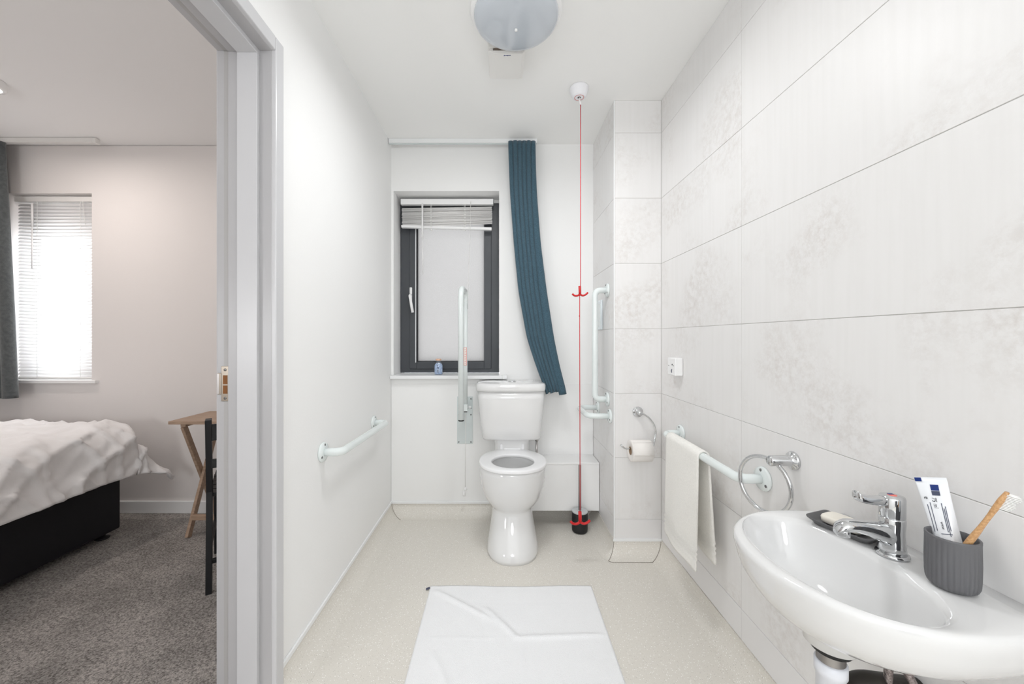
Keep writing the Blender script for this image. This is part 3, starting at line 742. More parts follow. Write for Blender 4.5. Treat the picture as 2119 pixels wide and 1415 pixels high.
# ------------------------------------------------------------------ towel over right rail
xb = XR-.082; zr = .706+.016+.003
b = B(); rows = []; ny = 44
def towel_pt(v, s):
    """v 0..1 along y, s: arc coordinate -1 front hem .. 1 back hem"""
    y = 1.790 - .285*v
    railz = .705+(.713-.705)*(y-1.28)/.585
    if s < -.06:
        t = (-s-.06)/.94; L = .440+.012*v
        x = xb-.021-.006*t+.004*math.sin(v*7+t*2)*t - .010*t*math.sin(v*3)
        z = railz-L*t; yy2 = y + .012*t*(v-.4) + (.018*t if v < .1 else 0)
        # hem bands
        if .80 < t < .93: x += .0045*math.sin((t-.80)/.13*PI*6)
    elif s > .06:
        t = (s-.06)/.94; L = .400+.01*v
        x = xb+.021+.018*t+.004*math.sin(v*6)*t; z = railz-L*t; yy2 = y - .018*t*v
        if .80 < t < .93: x += .0040*math.sin((t-.80)/.13*PI*6)
    else:
        a = PI/2*(s/.06); x = xb+.021*math.sin(a); z = railz+.021*math.cos(a); yy2 = y
    return (x, yy2, z)
ss = [-1+ (1-.06)*i/46 for i in range(47)] + [-.06+.12*i/10 for i in range(1, 10)] + [.06+.94*i/46 for i in range(47)]
for s in ss: rows.append([towel_pt(j/ny, s) for j in range(ny+1)])
loft(b, rows, False, False, closed=False)
tw = new('hand_towel', b, 'towel', label='cream hand towel folded over the right-hand grab rail', cat='towel')
m_ = tw.modifiers.new('t', 'SOLIDIFY'); m_.thickness = .007; m_.offset = 0
tx_ = bpy.data.textures.new('terry', 'CLOUDS'); tx_.noise_scale = .012

# ------------------------------------------------------------------ towel ring
tg = thing('towel_ring', (XR, 1.150, .806), 'chrome towel ring on the right wall beyond the basin', 'towel ring')
b = B(); lathe(b, [(.0275, 0), (.0275, .004), (.025, .008), (.0165, .012), (.0155, .016), (.0155, .070), (.013, .074), (.001, .0745)], (XR-.0004, 1.150, .806), 36, axis='-x'); new('post', b, 'chrome', tg)
rc = Vector((.811, 1.190, .7215)); du = Vector((-.29, .957, 0)).normalized(); R_ = .0835
b = B(); tube(b, [rc + du*R_*math.cos(2*PI*k/72) + Vector((0, 0, 1))*R_*math.sin(2*PI*k/72) for k in range(72)], 0.0062, 12, closed=True); new('ring', b, 'chrome', tg)

# ------------------------------------------------------------------ basin
BY, BZ = .787, .7255
bs = thing('wash_basin', (XR, BY, BZ-.17), 'white wall-hung ceramic basin with rounded front on the right wall', 'basin')
HALF = [(0, .200), (.03, .208), (.06, .213), (.10, .218), (.15, .2195), (.19, .216), (.225, .206), (.26, .188), (.29, .165), (.315, .138), (.335, .104), (.349, .066), (.356, .032), (.358, 0)]
def outline(n=96):
    """closed outline: list of (w, s) from the far wall corner round the front to the near wall corner then along the wall"""
    pts = [(w, s) for w, s in HALF] + [(w, -s) for w, s in HALF[-2::-1]]
    # resample by arc length
    def resamp(p, m):
        L = [0]
        for a, c in zip(p, p[1:]): L.append(L[-1]+math.dist(a, c))
        out = []
        for i in range(m):
            d = L[-1]*i/(m-1); k = max(j for j in range(len(L)) if L[j] <= d+1e-9); k = min(k, len(p)-2)
            t = (d-L[k])/(L[k+1]-L[k]); out.append((p[k][0]*(1-t)+p[k+1][0]*t, p[k][1]*(1-t)+p[k+1][1]*t))
        return out
    A = resamp(pts, n)
    for _ in range(3):
        A = [A[0]] + [((A[i-1][0]+2*A[i][0]+A[i+1][0])/4, (A[i-1][1]+2*A[i][1]+A[i+1][1])/4) for i in range(1, n-1)] + [A[-1]]
    Bk = [(0, A[-1][1] + (A[0][1]-A[-1][1])*i/25) for i in range(1, 25)]
    return A, Bk
OA, OB = outline(); OUT = OA+OB; NO = len(OUT)
CW, CS = .205, 0.0            # centre of the bowl (w, s)
# polar parametrisation of the bowl opening, matched vertex by vertex with the outline by angle
def inner(scale, w_c=CW, a=.186, bf=.118, bb=.100, e=2.35):
    out = []
    for (w, s) in OUT:
        th = math.atan2(w-.17, s); c, sn = math.cos(th), math.sin(th)
        bb_ = bf if sn > 0 else bb
        r = 1/((abs(c)/a)**e + (abs(sn)/bb_)**e)**(1/e)
        out.append((w_c + (r*sn)*scale, r*c*scale))
    return out
def R3(pl, z, zf=None): return [(XR-.0008-max(w, 0), BY+s, z if zf is None else z+zf(w, s)) for w, s in pl]
def lerp(A, C, t): return [(a[0]*(1-t)+c[0]*t, a[1]*(1-t)+c[1]*t) for a, c in zip(A, C)]
def shrink(t, fy=1.0):
    """outline scaled towards the drain; wall side stays on the wall"""
    return [((w if w < .002 else CW-.02 + (w-CW+.02)*t) if w > .002 else 0, s*t*fy) for w, s in OUT]
def inset(d):
    out = []
    for i, (w, s) in enumerate(OUT):
        cw, cs = .17-w, -s; l = math.hypot(cw, cs); out.append((w + cw/l*d if w > .002 else w, s+cs/l*d))
    return out
def under(t):
    q = []
    for (w, s) in OUT:
        if w <= .002: q.append((0, s*(t*.75+.25*t)))
        else: q.append((max(0, .16+(w-.16)*t) if w > .16 else w*(.25+.75*1) , s*t))
    return q
boss = [(.200+.046*math.sin(math.atan2(w-.17, s)), .046*math.cos(math.atan2(w-.17, s))) for w, s in OUT]
rings = [R3([(.200+(w-.2)*.55, s*.55) for w, s in boss], BZ-.172), R3(boss, BZ-.172), R3([(.2+(w-.2)*1.05, s*1.05) for w, s in boss], BZ-.150),
         R3(lerp(boss, under(.80), .55), BZ-.126), R3(lerp(boss, under(.86), .8), BZ-.106), R3(under(.86), BZ-.086), R3(under(.93), BZ-.064), R3(under(.965), BZ-.045), R3(under(.985), BZ-.029),
         R3(under(.998), BZ-.018), R3(OUT, BZ-.010), R3(inset(.0012), BZ-.004), R3(inset(.005), BZ-.0005), R3(inset(.010), BZ+.0008)]
inn = inner(1)
rings += [R3(lerp(inset(.012), inn, .35), BZ+.0002), R3(lerp(inset(.012), inn, .8), BZ-.0008), R3(inner(1.0), BZ-.004), R3(inner(.975), BZ-.012), R3(inner(.94), BZ-.030), R3(inner(.89), BZ-.055), R3(inner(.80), BZ-.085), R3(inner(.66), BZ-.108), R3(inner(.46), BZ-.122), R3(inner(.25), BZ-.129), R3(inner(.13), BZ-.132)]
b = B(); loft(b, rings); bo = new('bowl', b, 'ceramic', bs)
b = B(); lathe(b, [(.030, 0), (.031, .002), (.026, .004), (.020, .003), (.001, .0025)], (XR-CW, BY, BZ-.1325), 28); new('waste_fitting', b, 'chrome', bs, label='chrome plughole ring')
# waste pipework
wxx, wyy = XR-.200, BY
wt = thing('waste_trap', (wxx, wyy, .40), 'white plastic waste trap with black pipe under the basin', 'waste pipe')
zb = BZ-.1725
b = B(); lathe(b, [(.038, 0), (.040, -.003), (.040, -.006), (.034, -.010), (.034, -.014), (.026, -.016)], (wxx, wyy, zb), 32); new('gasket', b, 'rubber', wt, label='black rubber gasket')
b = B(); pr = [(.0225, -.014)]
for k in range(9): pr += [(.0242, -.0155-k*.003), (.0225, -.017-k*.003)]
lathe(b, pr, (wxx, wyy, zb), 32); new('threaded_sleeve', b, 'steel', wt, label='threaded metal sleeve')
b = B(); lathe(b, [(.024, -.038), (.0275, -.039), (.0275, -.062), (.0245, -.064), (.0245, -.20), (.024, -.21), (.001, -.211)], (wxx, wyy, zb), 32, rfun=lambda a, r, h: 1+(.03 if (int(a/(2*PI)*32) % 4 == 0 and r > .03) else 0)); new('trap_body', b, 'brick', wt)
b = B(); tube(b, bent([(wxx+.024, wyy, zb-.105), (wxx+.065, wyy+.004, zb-.085), (XR-.002, wyy+.02, zb-.115)], .03), .021, 18); lathe(b, [(.026, 0), (.026, .016)], (wxx+.032, wyy+.001, zb-.101), 18, axis='x'); new('outlet_pipe', b, 'blackpipe', wt, label='black outlet pipe')
for k, (x0, y0, x1, y1) in enumerate(((XR-.088, BY-.005, XR-.085, BY+.002), (XR-.066, BY-.004, XR-.035, BY-.040))):
    b = B(); tube(b, bent([(x0, y0, .600), (x0+.002, y0, .52), (x1, y1, .43), (x1, y1, .33)], .05), .0075, 12)
    new('supply_hose', b, 'braid', label=('straight braided steel supply hose under the basin, nearer the trap', 'curving braided steel supply hose under the basin, nearer the wall')[k], cat='hose', group='hoses under the basin')

# ------------------------------------------------------------------ basin tap
tx, ty, tz = XR-.068, .794, BZ+.0005
tp = thing('mixer_tap', (tx, ty, tz), 'chrome single-lever mixer tap on the basin deck', 'tap')
b = B(); lathe(b, [(.0265, 0), (.027, .002), (.0262, .005), (.0235, .0065)], (tx, ty, tz), 40); new('base_ring', b, 'chrome', tp)
b = B()
secs = [(0.005, .0235, .0235, 0), (.02, .0215, .0215, -.0005), (.038, .0205, .021, -.001), (.052, .0205, .0205, -.001), (.066, .0208, .0208, 0), (.076, .021, .021, 0), (.078, .0203, .0203, 0)]
loft(b, [[(tx+ox+ax*math.cos(2*PI*k/40), ty+ay*math.sin(2*PI*k/40), tz+z) for k in range(40)] for z, ax, ay, ox in secs]); 
# spout
sp = [(tx+.008, .036, .0195, .030), (tx-.015, .042, .0190, .0255), (tx-.032, .0485, .0175, .0190), (tx-.055, .0555, .0160, .0150), (tx-.080, .0600, .0150, .0125), (tx-.098, .0605, .0148, .0125), (tx-.109, .0570, .0130, .0118), (tx-.1150, .0520, .0075, .0075)]
rings = []
for i, (x, z, hw, hh) in enumerate(sp):
    rings.append([(x + (.35*hh*math.sin(2*PI*k/28) if i > 4 else 0), ty+hw*math.cos(2*PI*k/28), tz+z+hh*math.sin(2*PI*k/28)) for k in range(28)])
loft(b, rings); new('body', b, 'chrome', tp)
b = B(); lathe(b, [(.0115, 0), (.0122, .004), (.0122, .012), (.011, .014), (.004, .0135)], (tx-.101, ty, tz+.053), 24, axis='-z', rfun=lambda a, r, h: 1+.03*math.cos(12*a)); new('aerator', b, 'chrome', tp)
b = B(); lathe(b, [(.0200, .0785), (.0207, .080), (.0207, .117), (.0195, .121), (.008, .1225), (.001, .1225)], (tx, ty, tz), 40)
# lever: flat paddle curving up at its tip
lv = [(tx-.010, .1110, .0105, .0095), (tx-.028, .1112, .0100, .0092), (tx-.045, .1125, .0100, .0086), (tx-.060, .1150, .0104, .0082), (tx-.068, .1180, .0106, .0090), (tx-.0725, .1210, .0102, .0100), (tx-.0745, .1225, .0090, .0085)]
loft(b, [[(x, ty+py, tz+z+pz) for py, pz in sel(24, hw, hh, 3.2)] for x, z, hw, hh in lv]); new('lever', b, 'chrome', tp)
b = B(); lathe(b, [(.0075, 0), (.0075, .0008), (.001, .001)], (tx, ty, tz+.1222), 20); new('temperature_mark', b, 'redpaint', tp, label='red and blue temperature mark')
b = B(); box(b, tx-.005, tx+.005, ty+.0005, ty+.006, tz+.123, tz+.1237); new('blue_mark', b, 'navy', tp)

# ------------------------------------------------------------------ soap dish and soap
dc = Vector((.798, .8905, BZ)); ax = Vector((-.345, .939, 0)).normalized(); ay = Vector((-ax.y, ax.x, 0))
def loc(u, v, z): p = dc + ax*u + ay*v; return (p.x, p.y, BZ+z)
sd = thing('soap_dish', (dc.x, dc.y, BZ), 'grey rectangular soap dish with flared rim on the basin deck', 'soap dish')
def srect(hu, hv, z, e=8, n=48, flare=0):
    return [loc(px, py, z + flare*(abs(px)/hu)**6) for px, py in sel(n, hu, hv, e)]
b = B(); loft(b, [srect(.050, .030, .0012), srect(.054, .034, .0022), srect(.056, .036, .0070), srect(.066, .044, .0130, flare=.003), srect(.0665, .0445, .0150, flare=.003), srect(.064, .042, .0152, flare=.003), srect(.055, .035, .0085), srect(.048, .029, .0075)]); new('tray', b, 'dish', sd)
b = B()
for k in range(5): obox(b, loc(-.03+k*.015, 0, .0085), ax*.002, ay*.027, (0, 0, .001))
new('rib', b, 'dish', sd)
b = B(); loft(b, [[loc(.004+px, .001+py, z) for px, py in sel(40, hu, hv, 4.5)] for z, hu, hv in ((.0100, .036, .022), (.012, .040, .026), (.022, .041, .027), (.026, .039, .025), (.0275, .034, .021))])
new('soap_bar', b, 'soap', label='cream bar of soap lying on the grey soap dish', cat='soap')

# ------------------------------------------------------------------ ribbed tumbler with toothpaste and toothbrush
gx, gy, gz = .806, .690, BZ+.0005
b = B(); NR = 30
def rib(a, r, h): return 1 + (.045*abs(math.cos(NR/2*a))-.028 if (.004 < h < .086 and r > .027) else 0)
prof = [(.018, 0), (.026, .001), (.0305, .005), (.0330, .012), (.0338, .022), (.0342, .05), (.0342, .086), (.0345, .089), (.0345, .0925), (.0335, .0935)]
lathe(b, prof + [(.0315, .0930), (.0310, .088), (.0308, .02), (.028, .010), (.001, .008)], (gx, gy, gz), NR*6, rfun=lambda a, r, h: rib(a, r, h) if r > .0322 or h < .03 and r > .028 and h < .0225 else 1)
new('toothbrush_tumbler', b, 'ribbed', label='dark grey ribbed ceramic tumbler on the near end of the basin', cat='tumbler')
# toothpaste: flat tube, crimped end up
Tb = Vector((.812, .683, gz+.012)); Tt = Vector((.8235, .742, .9035)); Td = (Tt-Tb); Tl = Td.length; Tn = Td.normalized()
Wv = Vector((.017, -.035, -.004)); Wv = (Wv-Tn*Wv.dot(Tn)).normalized(); Nv = Tn.cross(Wv).normalized()
if Nv.y > 0: Nv = -Nv
tpst = thing('toothpaste_tube', tuple(Tb), 'white and blue toothpaste tube standing in the grey tumbler', 'toothpaste')
def tring(t, hw, ht, n=32, off=0): return [Tb + Tn*(Tl*t) + Wv*(hw*px) + Nv*(ht*py) for px, py in sel(n, 1, 1, 2.2)]
b = B(); loft(b, [tring(.10, .012, .012), tring(.16, .0165, .0150), tring(.3, .0172, .0140), tring(.55, .0185, .0110), tring(.8, .0205, .0062), tring(.93, .0218, .0022), tring(.94, .0220, .0012), tring(1.0, .0221, .0010)]); new('tube_body', b, 'tube', tpst)
b = B(); lathe(b, [(.010, 0), (.0105, .002), (.0095, .016), (.001, .0165)], tuple(Tb-Vector((0, 0, .003))), 16); new('tube_cap', b, 'plastic', tpst)
def thk(t): 
    ks = [(.3, .0140), (.55, .0110), (.8, .0062), (.93, .0022), (1.0, .0010)]
    for (a, c) in zip(ks, ks[1:]):
        if t <= c[0]: return a[1]+(c[1]-a[1])*(t-a[0])/(c[0]-a[0])
    return .001
def patch(u0, u1, t0, t1, m, name, lab=None, lift=.0006):
    bm = B(); rows = []
    for i in range(5):
        t = t0+(t1-t0)*i/4; hw = .0185+.0036*max(0, (t-.55)/.45)
        rows.append([Tb+Tn*(Tl*t)+Wv*(hw*u)+Nv*(thk(t)*(max(0, 1-abs(u)**2.2))**(1/2.2)+lift) for u in [u0+(u1-u0)*k/4 for k in range(5)]])
    loft(bm, rows, False, False, closed=False); o = new(name, bm, m, tpst, label=lab); return o
patch(-.10, .42, .865, .925, 'navy', 'blue_band', 'navy blue printed block')
patch(-.10, .42, .815, .860, 'ink', 'picture_block', 'small blue printed picture')
patch(-.99, -.55, .955, .995, 'navy', 'crimp_mark', 'navy mark on the crimp')
patch(-.15, .60, .44, .447, 'ink', 'printed_line')
rnd = random.Random(5)
for k, u in enumerate((-.62, -.40, .34, .44, .54)):
    patch(u, u+.05, .42+rnd.uniform(0, .06), .70+rnd.uniform(-.06, .05), 'ink', 'small_print')
for k, u in enumerate((-.55, -.42, -.1, .05, .18, .32, .46)):
    patch(u, u+.045, .28, .36+rnd.uniform(0, .05), 'ink', 'small_print')
def tube_text(s, size, t, u, m):
    o = Tb+Tn*(Tl*t)+Wv*(.019*u)+Nv*(thk(t)+.0009)
    nn = (Nv + Tn*.055).normalized(); X = (-Tn + nn*Tn.dot(nn)).normalized()*1; Y = nn.cross(X)
    mt = Matrix(((X.x, Y.x, nn.x, o.x), (X.y, Y.y, nn.y, o.y), (X.z, Y.z, nn.z, o.z), (0, 0, 0, 1)))
    text_mesh('lettering', s, size, mt, m, tpst)
tube_text('75 ml', .0085, .795, -.18, 'blackink')
tube_text('e', .010, .80, -.72, 'blackink')
tube_text('www', .006, .56, .0, 'blackink')
# toothbrush
Hb = Vector((.799, .704, gz+.012)); Ht = Vector((.8135, .621, .9225))
tbr = thing('toothbrush', tuple(Hb), 'bamboo toothbrush with white bristles leaning in the grey tumbler', 'toothbrush')
b = B(); pts = []; rad = []
for i in range(15):
    t = i/14; p = Hb.lerp(Ht, t); p += Vector((0, .0, .006))*math.sin(t*PI)*-.8; pts.append(p)
    rad.append([.0052, .0062, .0066, .0066, .0064, .0066, .0070, .0072, .0066, .0056, .0050, .0052, .0060, .0062, .0040][i])
tube(b, pts, .006, 14, rad=rad, flat=(1, .62)); new('handle', b, 'bamboo', tbr, label='bamboo handle')
b = B(); hd = (Ht-Hb).normalized(); bd_ = Vector((.86, -.42, -.22)); bd_ = (bd_-hd*bd_.dot(hd)).normalized(); sdv = hd.cross(bd_).normalized()
for i in range(11):
    for j in (-1, 0, 1):
        q = Ht - hd*(.0035+i*.0027) + sdv*(j*.0026)
        ln = .0165 + .0018*math.sin(i*1.1)
        tube(b, [q, q+bd_*ln], .0011, 6, rad=[.0009, .0012])
new('bristles', b, 'bristle', tbr, kind='stuff')

# ------------------------------------------------------------------ ceiling dome light, extractor
LX, LY = .060, 1.500
cl = thing('ceiling_dome_light', (LX, LY, ZC), 'round bathroom ceiling light with pale blue-grey dome, at the top edge', 'ceiling light')
b = B(); lathe(b, [(.172, 0), (.176, .004), (.176, .030), (.172, .038), (.162, .042), (.150, .040)], (LX, LY, ZC-.0005), 72, axis='-z'); new('base_rim', b, 'plastic', cl)
b = B(); pr = [(.163, .036), (.163, .046)]
for k in range(1, 13):
    a = PI/2*k/12; pr.append((.163*math.cos(a)**.8 if k < 12 else .001, .046+.045*math.sin(a)))
lathe(b, pr, (LX, LY, ZC), 72, axis='-z'); new('dome', b, 'dome', cl, label='pale blue-grey glossy dome')
b = B(); lathe(b, [(.006, 0), (.006, .006), (.004, .008), (.001, .008)], (LX, LY, ZC-.0905), 16, axis='-z'); new('finial', b, 'plastic', cl)

fx0, fx1, fy0, fy1 = -.052, .106, 1.675, 1.852
fn = thing('extractor_fan', ((fx0+fx1)/2, (fy0+fy1)/2, ZC), 'square white extractor fan on the ceiling behind the dome light', 'extractor fan')
b = B(); box(b, fx0-.003, fx1-.001, fy0+.002, fy1+.01, ZC-.028, ZC-.0005, .003); new('backplate', b, 'fan', fn)
b = B(); box(b, fx0+.022, fx1-.030, fy0+.006, fy1-.02, ZC-.042, ZC-.027); new('intake', b, 'fandark', fn, label='dark intake gap behind the cover')
for x in (fx0+.005, fx1-.022): b = B(); box(b, x, x+.014, fy0+.008, fy1-.01, ZC-.042, ZC-.027, .001); new('spacer', b, 'fan', fn)
b = B(); t = bmesh.new(); z0, z1 = ZC-.042, ZC-.054
loft(t, [[(fx0, fy0, z0), (fx1, fy0, z0), (fx1, fy1, z0), (fx0, fy1, z0)], [(fx0+.001, fy0+.001, z0-.004), (fx1-.001, fy0+.001, z0-.004), (fx1-.001, fy1-.001, z0-.004), (fx0+.001, fy1-.001, z0-.004)], [(fx0+.024, fy0+.004, z1), (fx1-.012, fy0+.004, z1), (fx1-.012, fy1-.012, z1), (fx0+.024, fy1-.012, z1)]])
bmesh.ops.bevel(t, geom=list(t.edges), offset=.0015, segments=2, affect='EDGES'); join(b, t)
new('cover', b, 'fan', fn, smooth=False)
b = B(); 
for k, w in enumerate((.003, .002, .003, .002, .0035, .002, .003, .003)):
    x = .014+k*.0038; box(b, x, x+w, fy0+.012, fy0+.0165+(.0015 if k in (0, 4) else 0), z1-.0006, z1+.0002)
new('maker_mark', b, 'navy', fn, label='tiny dark blue maker mark')

# ------------------------------------------------------------------ bath mat
b = B(); rows = []; nx, ny = 90, 70
def fold(x, y, x0, y0, x1, y1, w, h):
    d = Vector((x1-x0, y1-y0)); L = d.length; d /= L; r = Vector((x-x0, y-y0)); t = r.dot(d); s = r.cross(d) if hasattr(r, 'cross') else 0
    s = r.x*d.y-r.y*d.x
    tt = max(0, min(1, t/L)); e = math.hypot(s, (t-tt*L)); return h*math.exp(-(e/w)**2)*min(1, .3+2*min(tt, 1-tt)+.35)
for j in range(ny+1):
    row = []
    for i in range(nx+1):
        u, v = i/nx, j/ny
        x = -.329+.755*u + (.010*(1-v))*(u-.5)*-1; y = 1.245+.572*v + .004*math.sin(u*9)
        z = .007
        z += fold(x, y, .065, 1.500, .395, 1.515, .008, .010)
        z += fold(x, y, -.29, 1.775, -.04, 1.600, .010, .009)
        z += fold(x, y, -.06, 1.66, .065, 1.500, .009, .009)
        z += fold(x, y, -.27, 1.50, .06, 1.500, .004, .003)
        z += fold(x, y, .085, 1.49, .075, 1.25, .005, .003)
        z += fold(x, y, -.25, 1.43, -.17, 1.27, .010, .005)
        z += .0009*noise.noise(Vector((x*14, y*14, 0)))
        if abs(v-.80) < .01: z -= .001
        row.append((x, y, z))
    rows.append(row)
loft(b, rows, False, False, closed=False)
bm_ = new('bath_mat', b, 'mat', label='white towelling bath mat on the vinyl floor in front of the toilet', cat='bath mat')
m_ = bm_.modifiers.new('t', 'SOLIDIFY'); m_.thickness = .006; m_.offset = -1

b = B(); obox(b, (-.338, 1.800, .006), (.008, .003, .001), (-.002, .006, 0), (0, 0, .0008)); obox(b, (-.344, 1.797, .0045), (.003, .001, 0), (-.001, .003, 0), (0, 0, .0012)); new('care_tag', b, 'ink', bm_, label='tiny dark care tag')
# ------------------------------------------------------------------ door frame
dr1 = bpy.data.objects.new('door_1', None); S.collection.objects.link(dr1); dr1.location = (-.81, JY, 0); props(dr1, 'white painted doorway frame between bathroom and bedroom', kind='structure')
JX0, JX1 = XB-.002, XL+.006
def jx(px): return (px-1036)/800*JY
# lining (jamb + head + near jamb)
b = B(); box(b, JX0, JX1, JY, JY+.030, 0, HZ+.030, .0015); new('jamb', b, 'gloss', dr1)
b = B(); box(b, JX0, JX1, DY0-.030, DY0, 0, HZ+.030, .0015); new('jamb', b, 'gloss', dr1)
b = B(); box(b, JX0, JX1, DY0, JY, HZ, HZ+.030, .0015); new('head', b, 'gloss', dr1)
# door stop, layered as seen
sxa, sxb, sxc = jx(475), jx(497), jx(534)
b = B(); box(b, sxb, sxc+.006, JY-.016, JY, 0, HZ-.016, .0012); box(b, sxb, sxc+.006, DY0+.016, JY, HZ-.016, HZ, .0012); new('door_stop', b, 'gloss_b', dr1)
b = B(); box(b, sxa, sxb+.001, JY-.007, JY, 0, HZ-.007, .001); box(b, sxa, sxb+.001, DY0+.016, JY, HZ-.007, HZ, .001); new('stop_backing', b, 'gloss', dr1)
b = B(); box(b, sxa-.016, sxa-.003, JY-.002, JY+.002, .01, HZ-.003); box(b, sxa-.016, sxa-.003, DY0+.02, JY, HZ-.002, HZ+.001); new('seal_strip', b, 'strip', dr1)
# architraves
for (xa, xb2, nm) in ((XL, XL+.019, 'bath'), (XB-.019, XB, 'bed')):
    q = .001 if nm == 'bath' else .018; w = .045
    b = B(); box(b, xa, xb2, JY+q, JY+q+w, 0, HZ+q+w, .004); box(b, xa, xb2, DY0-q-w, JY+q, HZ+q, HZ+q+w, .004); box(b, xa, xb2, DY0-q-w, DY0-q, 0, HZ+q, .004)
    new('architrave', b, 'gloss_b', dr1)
# strike plate
zs0, zs1 = .972, 1.083
sx0_, sx1_ = jx(459), jx(474)
b = B(); box(b, sx0_, sx1_, JY-.0030, JY-.0005, zs0, zs1, .001)
box(b, jx(452)-.001, sx0_+.001, JY-.004, JY-.001, zs0+.022, zs1-.022, .0008)
spl = new('strike_plate', b, 'brass', dr1, label='metal latch strike plate')
for z0, z1 in ((zs0+.024, zs0+.050), (zs0+.054, zs0+.082)):
    b = B(); box(b, sx0_+.006, sx1_-.003, JY-.0036, JY-.0029, z0, z1); new('latch_hole', b, 'rawwood', spl, label='brown wood showing in latch opening')
for z in (zs0+.010, zs1-.012):
    b = B(); lathe(b, [(.0042, 0), (.0042, .001), (.002, .0014)], (sx0_+.0125, JY-.0028, z), 12, axis='-y'); new('screw', b, 'screw', spl)
b = B(); box(b, jx(452)-.0015, jx(452)+.005, JY-.0045, JY-.0038, zs0+.024, zs1-.024); new('plate_lip', b, 'steel', spl)
b = B(); box(b, -.835, -.795, DY0, JY, .0, .006, .002); struct('trim_5', b, 'steel', 'metal threshold strip in the doorway')

# ------------------------------------------------------------------ bedroom shell
b = B(); box(b, XBL, -.822, YN, YB, -.12, .003)
struct('floor_bedroom', b, 'carpet', 'grey-brown cut pile carpet in the bedroom')
b = B(); box(b, XBL-.1, XB+.001, YN-.1, YB+.1, ZC+.003, ZC+.15)
struct('ceiling_bedroom', b, 'bedceil', 'pale grey bedroom ceiling')
QX0, QX1, QZ0, QZ1 = -3.312, -2.739, .893, 2.141
b = B(); box(b, XBL-.1, QX0, YB, YB+.3, 0, ZC); box(b, QX1, XB, YB, YB+.3, 0, ZC); box(b, QX0, QX1, YB, YB+.3, 0, QZ0-.02); box(b, QX0, QX1, YB, YB+.3, QZ1, ZC)
struct('wall_bedroom_back', b, 'bedwall', 'bedroom wall around the bright window')
b = B(); box(b, XBL-.1, XBL, YN, YB, 0, ZC); struct('wall_bedroom_left', b, 'bedwall', 'far left bedroom wall')
b = B(); box(b, XBL, XB, YN-.1, YN, 0, ZC); struct('wall_bedroom_front', b, 'bedwall', 'bedroom wall behind the bed head')
b = B(); box(b, XB-.006, XB+.0005, JY+.032, YB, 0, ZC); box(b, XB-.006, XB+.0005, YN, DY0-.032, 0, ZC); box(b, XB-.006, XB+.0005, DY0-.032, JY+.032, HZ+.032, ZC)
struct('wall_bedroom_right', b, 'bedwall', 'bedroom side of the bathroom partition')
b = B(); box(b, XBL, XB-.006, YB-.015, YB, .003, .085, .004); struct('baseboard_bedroom', b, 'trim', 'white skirting board under the bedroom window')
b = B(); box(b, QX0, QX1, YB+.08, YB+.09, QZ0, QZ1)
b.free()
w2 = bpy.data.objects.new('window_2', None); S.collection.objects.link(w2); w2.location = ((QX0+QX1)/2, YB+.15, QZ0); props(w2, 'white-framed bedroom window behind lowered slatted blind', kind='structure')
b = B(); ring_frame(b, QX0, QX1, QZ0, QZ1, YB+.15, YB+.22, .06, .003, wt=.26); new('window_frame', b, 'plastic', w2)
b = B(); box(b, QX0+.058, QX1-.058, YB+.18, YB+.186, QZ0+.058, QZ1-.258); new('pane', b, 'clear', w2)
b = B(); box(b, QX0-.04, QX1+.05, YB-.030, YB+.15, QZ0-.022, QZ0, .004); struct('trim_6', b, 'plastic', 'white window board under the bedroom window')
# bedroom blind, lowered
y2 = YB+.045
rb = thing('venetian_blind', ((QX0+QX1)/2, y2, QZ0), 'white venetian blind lowered over the bright bedroom window', 'blind')
b = B(); box(b, QX0+.015, QX1-.003, y2-.016, y2+.016, QZ1-.045, QZ1-.012, .002); new('headrail', b, 'fan', rb)
NS = 53; zt, zb_ = QZ1-.062, QZ0+.020; me1 = None
for k in range(NS):
    z = zt + (zb_-zt)*k/(NS-1)
    if me1 is None:
        b = B(); rings = []
        for s in (-1, 1):
            rings.append([(s*(QX1-QX0-.045)/2, dy, .0022*(1-(dy/.0125)**2) + dz) for dy, dz in ((-.0125, 0), (-.006, 0), (0, 0), (.006, 0), (.0125, 0), (.0125, -.0009), (.006, -.0009), (0, -.0009), (-.006, -.0009), (-.0125, -.0009))])
        loft(b, rings); o = new('slat', b, 'thin_slat', rb, origin=(0, 0, 0)); me1 = o.data
    else:
        o = bpy.data.objects.new('slat', me1); S.collection.objects.link(o); o.parent = rb
    o.location = Vector(((QX0+QX1)/2+.010, y2, z)) - rb.location
    o.rotation_euler = (.95, 0, 0)
b = B(); box(b, QX0+.03, QX1-.005, y2-.012, y2+.012, QZ0+.002, QZ0+.014, .003); new('bottom_rail', b, 'slat', rb)
for fx in (.27, .78):
    x = QX0+.015+(QX1-QX0)*fx; b = B(); tube(b, [(x, y2-.014, QZ1-.045), (x, y2-.014, QZ0+.01)], .0011, 6); new('ladder_cord', b, 'cord', rb)
wx2 = QX0+.155; b = B(); tube(b, [(wx2, y2-.03, QZ1-.06), (wx2, y2-.03, QZ1-.22)], .006, 8); tube(b, [(wx2, y2-.03, QZ1-.22), (wx2, y2-.03, QZ1-.50)], .004, 8); new('tilt_wand', b, 'plastic', rb)
x = QX1-.08; b = B(); tube(b, [(x-.01, y2-.018, QZ1-.045), (x+.004, y2-.020, QZ1-.17), (x+.012, y2-.020, QZ1-.20)], .0014, 6); new('lift_cord', b, 'cord', rb)
